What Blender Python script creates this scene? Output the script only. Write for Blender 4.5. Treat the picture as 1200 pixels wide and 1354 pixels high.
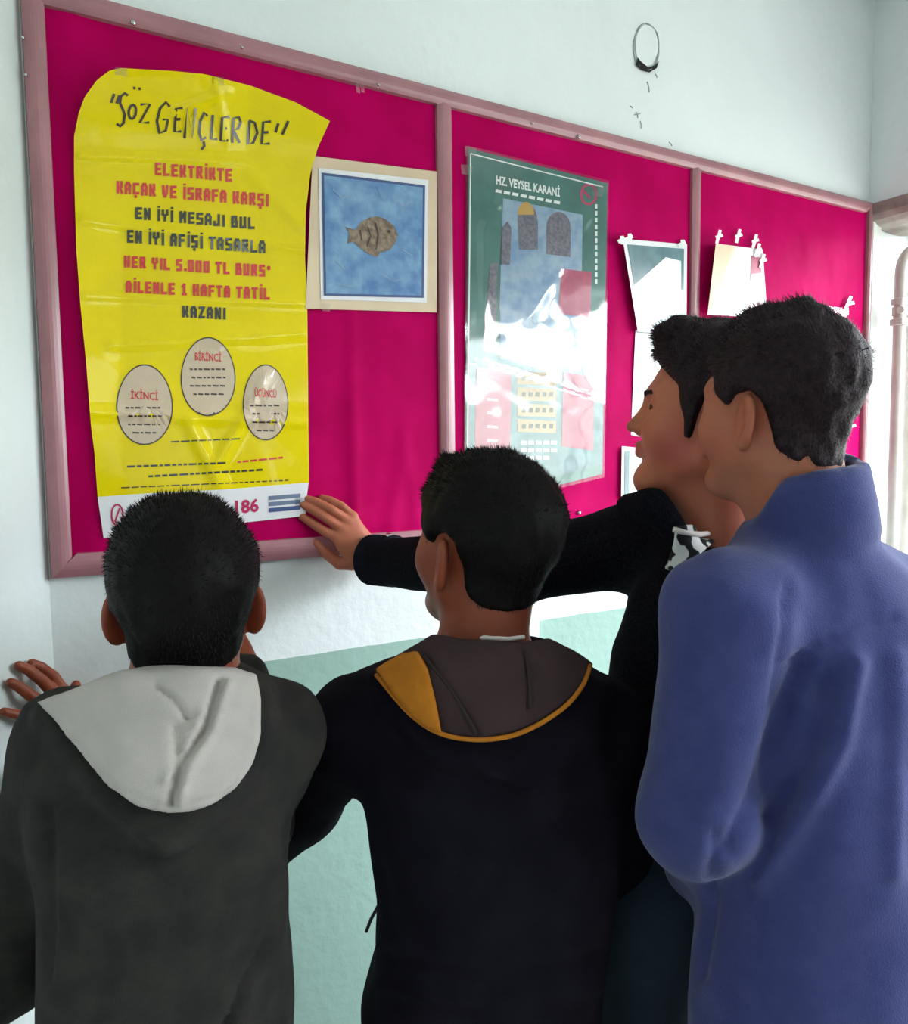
import bpy, math, random
import numpy as np
from mathutils import Vector, Matrix, noise as mnoise

for o in list(bpy.data.objects): bpy.data.objects.remove(o)
SC = bpy.context.scene
COL = SC.collection
rng = np.random.default_rng(7); random.seed(7)
def n_(v): v = np.array(v, float); return v/np.linalg.norm(v)

# ---------------------------------------------------------------- camera
F, W, H = 1000.0, 1200, 1354
Xc = n_((1730, 97, -1000)); Zc = n_((-145, 12895, 1000)); Yc = n_(np.cross(Zc, Xc)); Zc = np.cross(Xc, Yc)
R = np.array([Xc, Yc, Zc]); CAM = np.array([0, 0, 1.5])
cd = bpy.data.cameras.new('camera'); cam = bpy.data.objects.new('camera', cd); COL.objects.link(cam)
cam.matrix_world = Matrix.Translation(CAM) @ Matrix([list(r) for r in R]).to_4x4()
cd.sensor_fit = 'HORIZONTAL'; cd.sensor_width = 36; cd.lens = 36*F/W; cd.clip_start = .02
SC.camera = cam

# ---------------------------------------------------------------- world, light, exposure
SKY = 14.0
wd = bpy.data.worlds.new('World'); SC.world = wd; wd.use_nodes = True
nt = wd.node_tree; nt.nodes.clear()
wo = nt.nodes.new('ShaderNodeOutputWorld'); bg = nt.nodes.new('ShaderNodeBackground')
tc = nt.nodes.new('ShaderNodeTexCoord'); sx = nt.nodes.new('ShaderNodeSeparateXYZ')
cr = nt.nodes.new('ShaderNodeValToRGB'); mr = nt.nodes.new('ShaderNodeMapRange')
mr.inputs['From Min'].default_value = -1; mr.inputs['From Max'].default_value = 1
e = cr.color_ramp.elements; e[0].position = .0; e[0].color = (.22, .22, .21, 1); e[1].position = 1; e[1].color = (.86, .93, 1, 1)
x = e.new(.54); x.color = (.2, .22, .2, 1); x = e.new(.556); x.color = (.9, .94, 1, 1)
nt.links.new(tc.outputs['Generated'], sx.inputs[0]); nt.links.new(sx.outputs['Z'], mr.inputs['Value'])
nt.links.new(mr.outputs[0], cr.inputs[0]); nt.links.new(cr.outputs[0], bg.inputs['Color'])
bg.inputs['Strength'].default_value = SKY; nt.links.new(bg.outputs[0], wo.inputs['Surface'])
XR, D = 2.435, 1.5            # plane of the window wall, plane of the board wall
ZL, ZS = 2.285, .92           # lintel and sill
WIN = [(-2.25, 1.5), (-5.1, -2.6)]
for a, b in WIN:              # sampling portals in the window openings
    l = bpy.data.lights.new('window_portal', 'AREA'); l.shape = 'RECTANGLE'; l.size = ZL-ZS; l.size_y = b-a; l.cycles.is_portal = True
    o = bpy.data.objects.new('window_portal', l); COL.objects.link(o)
    o.location = (XR+.33, (a+b)/2, (ZL+ZS)/2); o.rotation_euler = (0, math.pi/2, 0)
SC.view_settings.view_transform = 'Standard'; SC.view_settings.look = 'None'
SC.view_settings.exposure = 0.75; SC.view_settings.gamma = 1.0; SC.view_settings.use_curve_mapping = False
SC.cycles.max_bounces = 8; SC.cycles.diffuse_bounces = 5; SC.cycles.sample_clamp_indirect = 0
SC.cycles.use_denoising = True

# ---------------------------------------------------------------- pixel <-> point
def ray(px, py):
    v = np.stack([(np.asarray(px, float)-600)/F, -(np.asarray(py, float)-677)/F, -np.ones(np.shape(px))], -1)
    return v @ R.T
def P(px, py, d): return CAM + ray(px, py)*d
def onw(px, py, off=0.):      # point of the board wall seen at a pixel
    r = ray(px, py); return CAM + r*((D-np.asarray(off))/r[..., 1])[..., None]
def proj(p):
    q = (p-CAM.astype(p.dtype)) @ R.astype(p.dtype); d = -q[..., 2]; d = np.where(d > .05, d, .05)
    return 600+F*q[..., 0]/d, 677-F*q[..., 1]/d, d

# ---------------------------------------------------------------- materials
def lin(c):
    return tuple([((v/255)/12.92 if v/255 <= .04045 else ((v/255+.055)/1.055)**2.4) for v in c])+(1,)
def mat(name, c, rough=.6, c2=None, scale=20, bump=0, bscale=None, detail=4, metal=0, sheen=0, coat=0, spec=.5, stretch=(1, 1, 1), coat_rough=.05, sss=0, bdist=.002):
    m = bpy.data.materials.new(name); m.use_nodes = True; t = m.node_tree; b = t.nodes['Principled BSDF']
    b.inputs['Base Color'].default_value = lin(c); b.inputs['Roughness'].default_value = rough
    b.inputs['Metallic'].default_value = metal; b.inputs['Sheen Weight'].default_value = sheen; b.inputs['Sheen Roughness'].default_value = .5
    b.inputs['Coat Weight'].default_value = coat; b.inputs['Coat Roughness'].default_value = coat_rough
    b.inputs['Specular IOR Level'].default_value = spec
    if sss: b.inputs['Subsurface Weight'].default_value = sss; b.inputs['Subsurface Radius'].default_value = (.01, .004, .002)
    tx = t.nodes.new('ShaderNodeTexCoord'); mp = t.nodes.new('ShaderNodeMapping'); mp.inputs['Scale'].default_value = stretch
    t.links.new(tx.outputs['Object'], mp.inputs[0])
    if c2 is not None:
        nz = t.nodes.new('ShaderNodeTexNoise'); nz.inputs['Scale'].default_value = scale; nz.inputs['Detail'].default_value = detail
        rp = t.nodes.new('ShaderNodeValToRGB'); rp.color_ramp.elements[0].position = .35; rp.color_ramp.elements[1].position = .65
        rp.color_ramp.elements[0].color = lin(c); rp.color_ramp.elements[1].color = lin(c2)
        t.links.new(mp.outputs[0], nz.inputs['Vector']); t.links.new(nz.outputs[0], rp.inputs[0]); t.links.new(rp.outputs[0], b.inputs['Base Color'])
    if bump:
        nb = t.nodes.new('ShaderNodeTexNoise'); nb.inputs['Scale'].default_value = bscale or scale*4; nb.inputs['Detail'].default_value = 4
        bp = t.nodes.new('ShaderNodeBump'); bp.inputs['Strength'].default_value = bump; bp.inputs['Distance'].default_value = bdist
        t.links.new(mp.outputs[0], nb.inputs['Vector']); t.links.new(nb.outputs[0], bp.inputs['Height']); t.links.new(bp.outputs[0], b.inputs['Normal'])
    return m

def wall_mat(name, up, low, z, dado=True):
    m = mat(name, up, .55, bump=.45, bscale=34, bdist=.004, spec=.35); t = m.node_tree; b = t.nodes['Principled BSDF']
    g = t.nodes.new('ShaderNodeNewGeometry'); s = t.nodes.new('ShaderNodeSeparateXYZ'); t.links.new(g.outputs['Position'], s.inputs[0])
    nz = t.nodes.new('ShaderNodeTexNoise'); nz.inputs['Scale'].default_value = 14; t.links.new(g.outputs['Position'], nz.inputs['Vector'])
    ma = t.nodes.new('ShaderNodeMath'); ma.operation = 'MULTIPLY_ADD'; ma.inputs[1].default_value = .008
    t.links.new(nz.outputs[0], ma.inputs[0]); t.links.new(s.outputs['Z'], ma.inputs[2])
    st = t.nodes.new('ShaderNodeMath'); st.operation = 'GREATER_THAN'; st.inputs[1].default_value = z+.004; t.links.new(ma.outputs[0], st.inputs[0])
    big = t.nodes.new('ShaderNodeTexNoise'); big.inputs['Scale'].default_value = 2.2; big.inputs['Detail'].default_value = 6; t.links.new(g.outputs['Position'], big.inputs['Vector'])
    def two(a, c):
        r = t.nodes.new('ShaderNodeValToRGB'); r.color_ramp.elements[0].position = .35; r.color_ramp.elements[1].position = .68
        r.color_ramp.elements[0].color = lin(a); r.color_ramp.elements[1].color = lin(c); t.links.new(big.outputs[0], r.inputs[0]); return r
    u = two(up, [v-7 for v in up]); l = two(low, [v-8 for v in low])
    mx = t.nodes.new('ShaderNodeMix'); mx.data_type = 'RGBA'
    if dado: t.links.new(st.outputs[0], mx.inputs[0])
    else: mx.inputs[0].default_value = 1
    t.links.new(l.outputs[0], mx.inputs[6]); t.links.new(u.outputs[0], mx.inputs[7]); t.links.new(mx.outputs[2], b.inputs['Base Color'])
    return m
ZD = 1.083
M = {}
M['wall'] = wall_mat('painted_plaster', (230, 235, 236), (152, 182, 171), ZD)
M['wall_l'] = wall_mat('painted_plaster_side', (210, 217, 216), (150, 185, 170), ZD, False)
M['white'] = mat('white_gloss_paint', (232, 232, 228), .35, (220, 220, 214), 12, bump=.1)
M['ceil'] = mat('ceiling_white', (222, 226, 222), .9)
M['floor'] = mat('terrazzo_floor', (150, 146, 138), .35, (120, 118, 112), 60)
M['frame'] = mat('mauve_painted_frame', (172, 118, 126), .32, (156, 106, 114), 9, bump=.12, bscale=60, coat=.25, coat_rough=.2, stretch=(1, 1, 1))
M['fabric'] = mat('magenta_satin_cloth', (188, 0, 92), .6, (172, 0, 80), 6, bump=.08, bscale=700, spec=.03)
M['yellow'] = mat('yellow_poster_print', (236, 214, 0), .4, (230, 206, 0), 5, coat=.5, coat_rough=.07, spec=.1)
M['paperwhite'] = mat('white_paper', (232, 230, 234), .5, (224, 222, 228), 6, coat=.5, coat_rough=.1)
M['ink'] = mat('dark_brown_ink', (52, 32, 22), .4, coat=1, coat_rough=.08)
M['black'] = mat('black_ink', (40, 38, 26), .4, coat=1, coat_rough=.08)
M['red'] = mat('red_ink', (206, 30, 34), .4, coat=1, coat_rough=.08)
M['magink'] = mat('crimson_ink', (186, 22, 84), .4, coat=.5)
M['beige'] = mat('beige_print', (206, 184, 156), .4, (198, 176, 150), 40, coat=1, coat_rough=.08)
M['bluegrey'] = mat('blue_grey_ink', (110, 124, 150), .4)
M['cream'] = mat('cream_card', (222, 200, 170), .6, (212, 186, 160), 8)
M['paint'] = mat('blue_painting', (72, 118, 172), .28, (120, 160, 196), 26, detail=8, bump=.5, bscale=90, coat=.5)
M['fish'] = mat('brown_fish_paint', (104, 84, 70), .5, (150, 128, 108), 90, bump=.8, bscale=120, coat=.3)
M['dkblue'] = mat('dark_blue_edge', (66, 84, 130), .4)
M['green'] = mat('green_poster_print', (32, 92, 84), .3, (52, 112, 104), 12, coat=1, coat_rough=.05)
M['sky'] = mat('pale_blue_print', (108, 140, 176), .3, (150, 170, 190), 30, coat=1)
M['gold'] = mat('gold_print', (190, 146, 60), .3, coat=1)
M['stone'] = mat('stone_print', (120, 112, 122), .3, (80, 76, 96), 140, coat=1)
M['pinkbox'] = mat('crimson_box_print', (170, 40, 84), .3, (180, 60, 98), 50, coat=1)
M['teal'] = mat('teal_print', (92, 132, 140), .3, (60, 100, 108), 18, coat=1, coat_rough=.05)
M['whiteink'] = mat('white_ink', (236, 238, 236), .3, coat=1)
M['metal'] = mat('steel_pin', (200, 200, 200), .25, metal=1)
M['dark'] = mat('gap_shade_dark', (26, 26, 26), .9)  # near-black colour standing in for shade inside the plaster gap
M['crack'] = mat('grey_crack', (168, 174, 172), .9, (138, 142, 140), 60)  # mottled grey for the ring line and the wall marks
M['pipe'] = mat('cream_painted_pipe', (206, 200, 192), .35, (190, 184, 178), 14, bump=.1)
M['soffit'] = mat('brown_peeling_wood', (126, 110, 104), .6, (170, 164, 156), 9, bump=.5, bscale=30)
M['blackhair'] = mat('black_hair', (8, 6, 7), .6, (14, 10, 11), 260, spec=.12)
M['brownhair'] = mat('dark_brown_hair', (28, 18, 22), .6, (44, 30, 36), 160, spec=.15, bump=.6, bscale=300, bdist=.003)
M['eyewhite'] = mat('eye_white', (225, 220, 215), .15)
M['iris'] = mat('dark_iris', (45, 28, 20), .1)
M['g_grey'] = mat('charcoal_jersey', (50, 49, 46), .95, (39, 38, 38), 30, bump=.6, bscale=900, sheen=.02, spec=.1)
M['g_lining'] = mat('pale_grey_jersey_lining', (184, 177, 172), .95, (174, 168, 164), 22, bump=.4, bscale=900, spec=.1)
M['g_navy'] = mat('black_navy_jersey', (23, 21, 30), .95, (17, 15, 24), 25, bump=.5, bscale=800, spec=.08)
M['g_brown'] = mat('brown_grey_lining', (68, 52, 54), .95, (60, 46, 49), 25, bump=.4, bscale=900, spec=.08)
M['g_dkbrown'] = mat('dark_brown_stitching', (40, 28, 28), .9)
M['g_orange'] = mat('mustard_jersey', (184, 112, 8), .9, (172, 102, 6), 40, bump=.3, bscale=900)
M['g_knit'] = mat('black_navy_knit', (8, 8, 14), .95, (26, 27, 36), 300, detail=2, bump=1, bscale=300, bdist=.004, spec=.08)
M['g_cuff'] = mat('navy_ribbed_cuff', (30, 32, 46), .9, (20, 22, 32), 200, bump=.6, bscale=400, spec=.1)
M['g_fleece'] = mat('blue_fleece', (56, 62, 112), .98, (64, 68, 118), 34, bump=.5, bscale=500, sheen=.2, spec=.08)
M['g_tee'] = mat('black_white_print_tee', (20, 22, 26), .9, (225, 225, 225), 46, detail=1)
M['g_tee'].node_tree.nodes['Color Ramp'].color_ramp.elements[0].position = .5; M['g_tee'].node_tree.nodes['Color Ramp'].color_ramp.elements[1].position = .53
M['jeans'] = mat('teal_navy_jeans', (22, 42, 58), .9, (18, 34, 50), 30, bump=.5, bscale=600)
M['trousers'] = mat('dark_trousers', (32, 32, 38), .9, (26, 26, 32), 30, bump=.4, bscale=600)
M['shoe'] = mat('black_shoe_rubber', (24, 24, 26), .6)
M['sole'] = mat('pale_sole', (200, 198, 190), .7)
M['cotton'] = mat('white_cotton', (226, 218, 214), .9)
def skin_mat(name, c, c2, lip):
    m = mat(name, c, .5, c2, 7, bump=.12, bscale=300, sss=.08, spec=.35); t = m.node_tree; b = t.nodes['Principled BSDF']
    at = t.nodes.new('ShaderNodeAttribute'); at.attribute_name = 'redness'
    mx = t.nodes.new('ShaderNodeMix'); mx.data_type = 'RGBA'; mx.inputs[7].default_value = lin(lip)
    src = b.inputs['Base Color'].links[0].from_socket
    t.links.new(src, mx.inputs[6]); t.links.new(at.outputs['Fac'], mx.inputs[0]); t.links.new(mx.outputs[2], b.inputs['Base Color'])
    return m
M['skin_a'] = skin_mat('skin_tan', (172, 104, 80), (160, 92, 68), (168, 70, 66))
M['skin_b'] = skin_mat('skin_brown', (142, 70, 44), (130, 62, 38), (140, 60, 52))
M['skin_c'] = skin_mat('skin_light', (186, 110, 84), (172, 98, 74), (184, 74, 74))
def film_mat(name, tint=(1, 1, 1), w=.12):
    m = bpy.data.materials.new(name); m.use_nodes = True; t = m.node_tree; t.nodes.clear()
    o = t.nodes.new('ShaderNodeOutputMaterial'); tr = t.nodes.new('ShaderNodeBsdfTransparent'); gl = t.nodes.new('ShaderNodeBsdfGlossy')
    gl.inputs['Roughness'].default_value = .06; lw = t.nodes.new('ShaderNodeLayerWeight'); lw.inputs[0].default_value = .5
    pw = t.nodes.new('ShaderNodeMath'); pw.operation = 'POWER'; pw.inputs[1].default_value = 5; t.links.new(lw.outputs['Facing'], pw.inputs[0])
    a = t.nodes.new('ShaderNodeMath'); a.operation = 'MULTIPLY_ADD'; a.inputs[1].default_value = .9-w; a.inputs[2].default_value = .04+w
    tr.inputs[0].default_value = (*tint, 1); mx = t.nodes.new('ShaderNodeMixShader')
    t.links.new(pw.outputs[0], a.inputs[0]); t.links.new(a.outputs[0], mx.inputs[0]); t.links.new(tr.outputs[0], mx.inputs[1]); t.links.new(gl.outputs[0], mx.inputs[2])
    t.links.new(mx.outputs[0], o.inputs[0]); return m
M['glass'] = film_mat('window_glass', (.97, .98, .98), 0)
M['film'] = film_mat('clear_plastic_film', (.97, .98, .98), .035)
M['tape'] = film_mat('clear_tape', (.9, .9, .88), .12)

# ---------------------------------------------------------------- object helpers
def link(name, V, Fc, m, parent=None, smooth=False, structure=False):
    V = np.asarray(V, float)
    off = np.array(parent['_o']) if parent is not None and '_o' in parent else np.zeros(3)
    me = bpy.data.meshes.new(name)
    if isinstance(Fc, np.ndarray):
        me.vertices.add(len(V)); me.vertices.foreach_set('co', (V-off).astype(np.float32).ravel())
        k = Fc.shape[1]; me.loops.add(Fc.size); me.loops.foreach_set('vertex_index', Fc.astype(np.int32).ravel())
        me.polygons.add(len(Fc)); me.polygons.foreach_set('loop_start', np.arange(0, Fc.size, k, dtype=np.int32))
        me.update(calc_edges=True)
    else:
        me.from_pydata([tuple(v) for v in (V-off)], [], Fc); me.update()
    me.materials.append(m)
    if smooth: me.polygons.foreach_set('use_smooth', np.ones(len(me.polygons), bool))
    o = bpy.data.objects.new(name, me); COL.objects.link(o)
    if parent is not None: o.parent = parent
    if structure: o['kind'] = 'structure'
    return o
def thing(name, label, cat, loc, group=None, structure=False):
    o = bpy.data.objects.new(name, None); COL.objects.link(o); o.location = [float(v) for v in loc]; o['_o'] = [float(v) for v in loc]
    o.empty_display_size = .05
    if structure: o['kind'] = 'structure'
    else: tag(o, label, cat, group)
    return o
def tag(o, label, cat, group=None):
    o['label'] = label; o['category'] = cat
    if group: o['group'] = group
    return o
class MB:
    def __init__(s): s.v = []; s.f = []
    def add(s, V, Fc): n = len(s.v); s.v += [tuple(map(float, v)) for v in V]; s.f += [tuple(i+n for i in f) for f in Fc]; return s
    def box(s, lo, hi):
        a, b = lo, hi
        V = [(a[0], a[1], a[2]), (b[0], a[1], a[2]), (b[0], b[1], a[2]), (a[0], b[1], a[2]), (a[0], a[1], b[2]), (b[0], a[1], b[2]), (b[0], b[1], b[2]), (a[0], b[1], b[2])]
        return s.add(V, [(0, 3, 2, 1), (4, 5, 6, 7), (0, 1, 5, 4), (1, 2, 6, 5), (2, 3, 7, 6), (3, 0, 4, 7)])
    def tube(s, pts, r, n=10, cap=True):
        pts = [np.array(p, float) for p in pts]; rr = r if hasattr(r, '__len__') else [r]*len(pts); V = []; Fc = []
        up = None
        for i, p in enumerate(pts):
            t = n_(pts[min(i+1, len(pts)-1)]-pts[max(i-1, 0)])
            if up is None: up = np.cross(t, (0, 0, 1.)) if abs(t[2]) < .9 else np.cross(t, (1., 0, 0))
            u = up-t*np.dot(up, t); u = n_(u); w = np.cross(t, u); up = u
            V += [p+rr[i]*(math.cos(2*math.pi*k/n)*u+math.sin(2*math.pi*k/n)*w) for k in range(n)]
        for i in range(len(pts)-1):
            for k in range(n): a = i*n+k; b = i*n+(k+1) % n; Fc.append((a, b, b+n, a+n))
        if cap: Fc += [tuple(range(n))[::-1], tuple(range((len(pts)-1)*n, len(pts)*n))]
        return s.add(V, Fc)
    def grid(s, G):            # G: (n, m, 3)
        n, m = G.shape[:2]
        return s.add(G.reshape(-1, 3), [(i*m+j, (i+1)*m+j, (i+1)*m+j+1, i*m+j+1) for i in range(n-1) for j in range(m-1)])
    def build(s, name, m, parent=None, smooth=False, bevel=0, solid=0, structure=False):
        o = link(name, s.v, s.f, m, parent, smooth, structure)
        if solid: q = o.modifiers.new('solid', 'SOLIDIFY'); q.thickness = solid; q.offset = 0
        if bevel: q = o.modifiers.new('bevel', 'BEVEL'); q.width = bevel; q.segments = 3; q.limit_method = 'ANGLE'
        return o

# ---------------------------------------------------------------- room
XL = .044                                          # corner where the board wall meets the angled side wall
LD = np.array([-math.sin(math.radians(32)), -math.cos(math.radians(32)), 0])     # side wall runs this way
YB, HC = -5.4, 2.95
MB().box((XL, D, 0), (XR+.33, D+.2, HC)).build('wall_back', M['wall'], structure=True)
LN = np.array([-LD[1], LD[0], 0]); LN = LN if LN[0] > 0 else -LN     # normal of the side wall, into the room
c0 = np.array([XL, D, 0]); c1 = c0+LD*5.0
def prism(pts, z0, z1):
    n = len(pts); V = [(p[0], p[1], z0) for p in pts]+[(p[0], p[1], z1) for p in pts]
    return MB().add(V, [tuple(range(n))[::-1], tuple(range(n, 2*n))]+[(i, (i+1) % n, n+(i+1) % n, n+i) for i in range(n)])
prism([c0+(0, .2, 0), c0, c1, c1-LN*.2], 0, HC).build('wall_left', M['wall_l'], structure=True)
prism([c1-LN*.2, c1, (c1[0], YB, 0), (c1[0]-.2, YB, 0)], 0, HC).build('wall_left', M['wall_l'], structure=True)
MB().box((c1[0]-.2, YB-.2, 0), (XR+.33, YB, HC)).build('wall_front', M['wall'], structure=True)
MB().box((c1[0]-.4, YB-.2, -.1), (XR+.33, D+.2, 0)).build('floor', M['floor'], structure=True)
MB().box((c1[0]-.4, YB-.2, HC), (XR+.33, D+.2, HC+.1)).build('ceiling', M['ceil'], structure=True)
wr = MB(); wr.box((XR, YB, ZL), (XR+.3, D, HC)).box((XR, YB, 0), (XR+.3, D, ZS))
ys = [YB]+[v for a, b in sorted(WIN) for v in (a, b)]+[D]
for i in range(0, len(ys), 2):
    if ys[i+1]-ys[i] > .01: wr.box((XR, ys[i], ZS), (XR+.3, ys[i+1], ZL))
wr.build('wall_right', M['wall'], structure=True)
for k, (a, b) in enumerate(WIN):
    wt = thing('window_%d' % (k+1), '', '', (XR+.28, (a+b)/2, ZS), structure=True)
    f = MB(); t = .045
    f.box((XR+.25, a, ZS), (XR+.31, a+t, ZL)).box((XR+.25, b-t, ZS), (XR+.31, b, ZL)).box((XR+.25, a, ZS), (XR+.31, b, ZS+t)).box((XR+.25, a, ZL-t), (XR+.31, b, ZL))
    f.box((XR+.25, (a+b)/2-t/2, ZS), (XR+.31, (a+b)/2+t/2, ZL))
    f.build('window_frame', M['white'], wt, bevel=.004)
    for q in ((a+t, (a+b)/2-t/2), ((a+b)/2+t/2, b-t)):
        MB().box((XR+.278, q[0], ZS+t), (XR+.282, q[1], ZL-t)).build('pane', M['glass'], wt)
    MB().box((XR-.05, a-.03, ZS-.035), (XR+.25, min(b+.03, D-.001), ZS+.006)).build('window_sill', M['white'], wt, bevel=.006)
# brownish boxed lintel piece over the first window reveal
cb = MB(); pts = []
for k in range(13):
    a = math.pi*k/12; pts.append((XR+.14-.15*math.cos(a), ZL-.075*abs(math.sin(a))**.6))
V = [(p[0], D-.9, p[1]) for p in pts]+[(p[0], D-.003, p[1]) for p in pts]
cb.add(V, [(i, i+1, i+14, i+13) for i in range(12)]+[tuple(range(13))[::-1], tuple(range(13, 26)), (12, 0, 13, 25)])
o = cb.build('trim_1', M['soffit'], structure=True, smooth=False)

# broken ring above the board; the gap's shade is a dark-coloured raised crescent
ho = thing('plaster_hole', 'round patch with a cracked ring and painted-shadow gap in the plaster above the board', 'wall hole', onw(855, 63))
an = np.linspace(0, 2*math.pi, 41)
ring = [onw(854+17*math.sin(a), 62-31*math.cos(a)+.8*math.sin(5*a), .001) for a in an]
MB().tube(ring, [.0014+.0022*max(0, -math.cos(a))+.0006*math.sin(7*a) for a in an], 6).build('ring_crack', M['crack'], ho)
g = MB()
cres = [(843, 76), (840, 86), (848, 93), (858, 96), (868, 90), (871, 80), (866, 86), (857, 89), (848, 82)]
top = [onw(a, b, .0045) for a, b in cres]; bot = [onw(a, b, -.01) for a, b in cres]; n = len(cres)
g.add(top+bot, [tuple(range(n)), ]+[(i, (i+1) % n, n+(i+1) % n, n+i) for i in range(n)]).build('gap_shade', M['dark'], ho)
dk = [onw(854+14*math.sin(a), 60-27*math.cos(a), .0035) for a in an[:-1]]; db = [onw(854+16*math.sin(a), 61-29*math.cos(a), -.002) for a in an[:-1]]
MB().add(dk+db, [tuple(range(40))]+[(i, 40+i, 40+(i+1) % 40, (i+1) % 40) for i in range(40)]).build('plaster_plug', M['wall'], ho)
mk = MB()
for (a, b, c, d_) in [(832, 140, 836, 143), (840, 148, 843, 156), (838, 152, 846, 150), (866, 98, 868, 103), (855, 108, 858, 122), (1160, 101, 1170, 105), (884, 188, 888, 193), (846, 160, 847, 170)]:
    mk.tube([onw(a, b, .0004), onw((a+c)/2+1, (b+d_)/2, .0006), onw(c, d_, .0004)], .0016, 5)
tag(mk.build('wall_scratches', M['crack']), 'small dark scuffs and chips scattered on the pale wall above the board', 'wall marks')['kind'] = 'stuff'
# cable conduit under the board
q0 = onw(687, 830)[0]; q1 = onw(706, 830)[0]
co = MB().box((q0, D-.022, .0), (q1, D, 1.288)).build('cable_conduit', M['white'], bevel=.003)
tag(co, 'white vertical cable conduit on the wall below the board, behind the central boy', 'conduit')

# ---------------------------------------------------------------- notice board
bx0, bx1, bz0, bz1 = .046, 2.433, 1.288, 2.29; fw = .036
bd = thing('notice_board', 'long three-panel notice board covered in magenta satin with a mauve wooden frame', 'notice board', (bx0, D, bz0))
def rail(p, q, u, w, h=.02, n=7, name='frame_rail', m=None, par=None):
    # rounded moulding from p to q; u: inward direction across its face
    p = np.array(p, float); q = np.array(q, float); u = np.array(u, float); N = np.array((0, -1., 0)); V = []
    prof = [(0, 0)]+[(w*(.04+.92*k/(n-1)), h*(.62+.38*math.sin(math.pi*(.08+.84*k/(n-1))))) for k in range(n)]+[(w, 0)]
    A = MB(); m_ = len(prof)
    for (c, mit) in ((p, 1), (q, -1)):
        for (s, z) in prof: V.append(c+u*s+N*(z+.0015)+n_(q-p)*mit*s*(1 if name == 'frame_rail' else 0))
    fc = [(i, i+1, m_+i+1, m_+i) for i in range(m_-1)]+[tuple(range(m_))[::-1], tuple(range(m_, 2*m_)), (m_-1, 0, m_, 2*m_-1)]
    return A.add(V, fc).build(name, m or M['frame'], par or bd)
rail((bx0, D, bz1), (bx1, D, bz1), (0, 0, -1), fw); rail((bx1, D, bz0), (bx0, D, bz0), (0, 0, 1), fw+.008)
rail((bx0, D, bz0), (bx0, D, bz1), (1, 0, 0), fw); rail((bx1, D, bz1), (bx1, D, bz0), (-1, 0, 0), .02)
dv = [(onw(576, 400)[0], onw(596, 400)[0]-.0), (onw(909, 300)[0], onw(921, 300)[0])]
for a, b in dv: rail((a, D, bz0+.04), (a, D, bz1-.03), (1, 0, 0), b-a, .017, name='divider')
def nz3(x, y, z=0): return mnoise.noise((x, y, z))
spans = [(bx0+fw-.004, dv[0][0]+.004), (dv[0][1]-.004, dv[1][0]+.004), (dv[1][1]-.004, bx1-.018)]
for k, (a, b) in enumerate(spans):
    nx_, nz_ = int((b-a)/.011), 84; G = np.zeros((nz_+1, nx_+1, 3))
    for i in range(nz_+1):
        t = i/nz_
        for j in range(nx_+1):
            s = j/nx_; x = a+(b-a)*s; z = bz0+.032+(bz1-bz0-.062)*t
            w = min(1, 8*s, 8*(1-s), 6*(1-t)+.15)
            off = .006+w*(.0035*nz3(x*5, z*2.2, k)+.0022*nz3(x*16, z*5, 3+k)+.0012*nz3(x*30, z*30, 8))
            if k == 0:
                off += w*.005*math.exp(-((x-.622)/.012)**2)*(1-t)            # vertical pleat
                off += w*.004*math.exp(-((x-.76+.16*(t-.1))/.012)**2)*max(0, 1-3.5*t)
                off += w*.004*math.exp(-((x-.70-.2*t)/.02)**2)*max(0, 1-3*t)
                off += .006*math.exp(-((x-.12)/.02)**2)*.6
            off += w*.0045*math.exp(-((t-.03)/.03)**2)
            G[i, j] = (x, D-max(off, .0025), z)
    MB().grid(G).build('fabric_panel', M['fabric'], bd, smooth=True, solid=.0)
tacks = [(176, 30), (320, 63), (500, 112), (703, 163), (765, 181), (34, 99), (30, 50)]
for k, (a, b) in enumerate(tacks):
    p = onw(a, b, .021); ta = MB(); r = .005 if k in (0, 4) else .0032
    ta.tube([p+(0, .004, 0), p, p-(0, .0025, 0), p-(0, .0035, 0)], [r*.4, r, r*.8, r*.2], 10).build('screw_head', M['metal'], bd, smooth=True)
for (a, b, l) in [(472, 108, 15), (478, 112, 10), (924, 222, 8), (318, 58, 6)]:
    tp = MB(); p0 = onw(a, b, .024); p1 = onw(a+2, b+l, .0245); w = np.array((.004, 0, 0)); tp.add([p0-w, p0+w, p1+w, p1-w], [(0, 1, 2, 3)]).build('tape_scrap', M['tape'], bd)

# ---------------------------------------------------------------- sheets on the board
def pl(pts, t):     # point on polyline by fraction
    pts = np.array(pts, float); L = np.r_[0, np.cumsum(np.linalg.norm(np.diff(pts, axis=0), axis=1))]; L /= L[-1]
    return np.stack([np.interp(t, L, pts[:, k]) for k in range(2)], -1)
def coons(top, right, bottom, left, nu, nv):   # all run left->right / top->bottom
    u = np.linspace(0, 1, nu); v = np.linspace(0, 1, nv); T, B_, L_, R_ = pl(top, u), pl(bottom, u), pl(left, v), pl(right, v)
    U, Vv = np.meshgrid(u, v)
    S = (1-Vv)[..., None]*T[None]+Vv[..., None]*B_[None]+(1-U)[..., None]*L_[:, None]+U[..., None]*R_[:, None]
    c = ((1-U)*(1-Vv))[..., None]*T[0]+(U*(1-Vv))[..., None]*T[-1]+((1-U)*Vv)[..., None]*B_[0]+(U*Vv)[..., None]*B_[-1]
    return S-c, U, Vv
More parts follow.
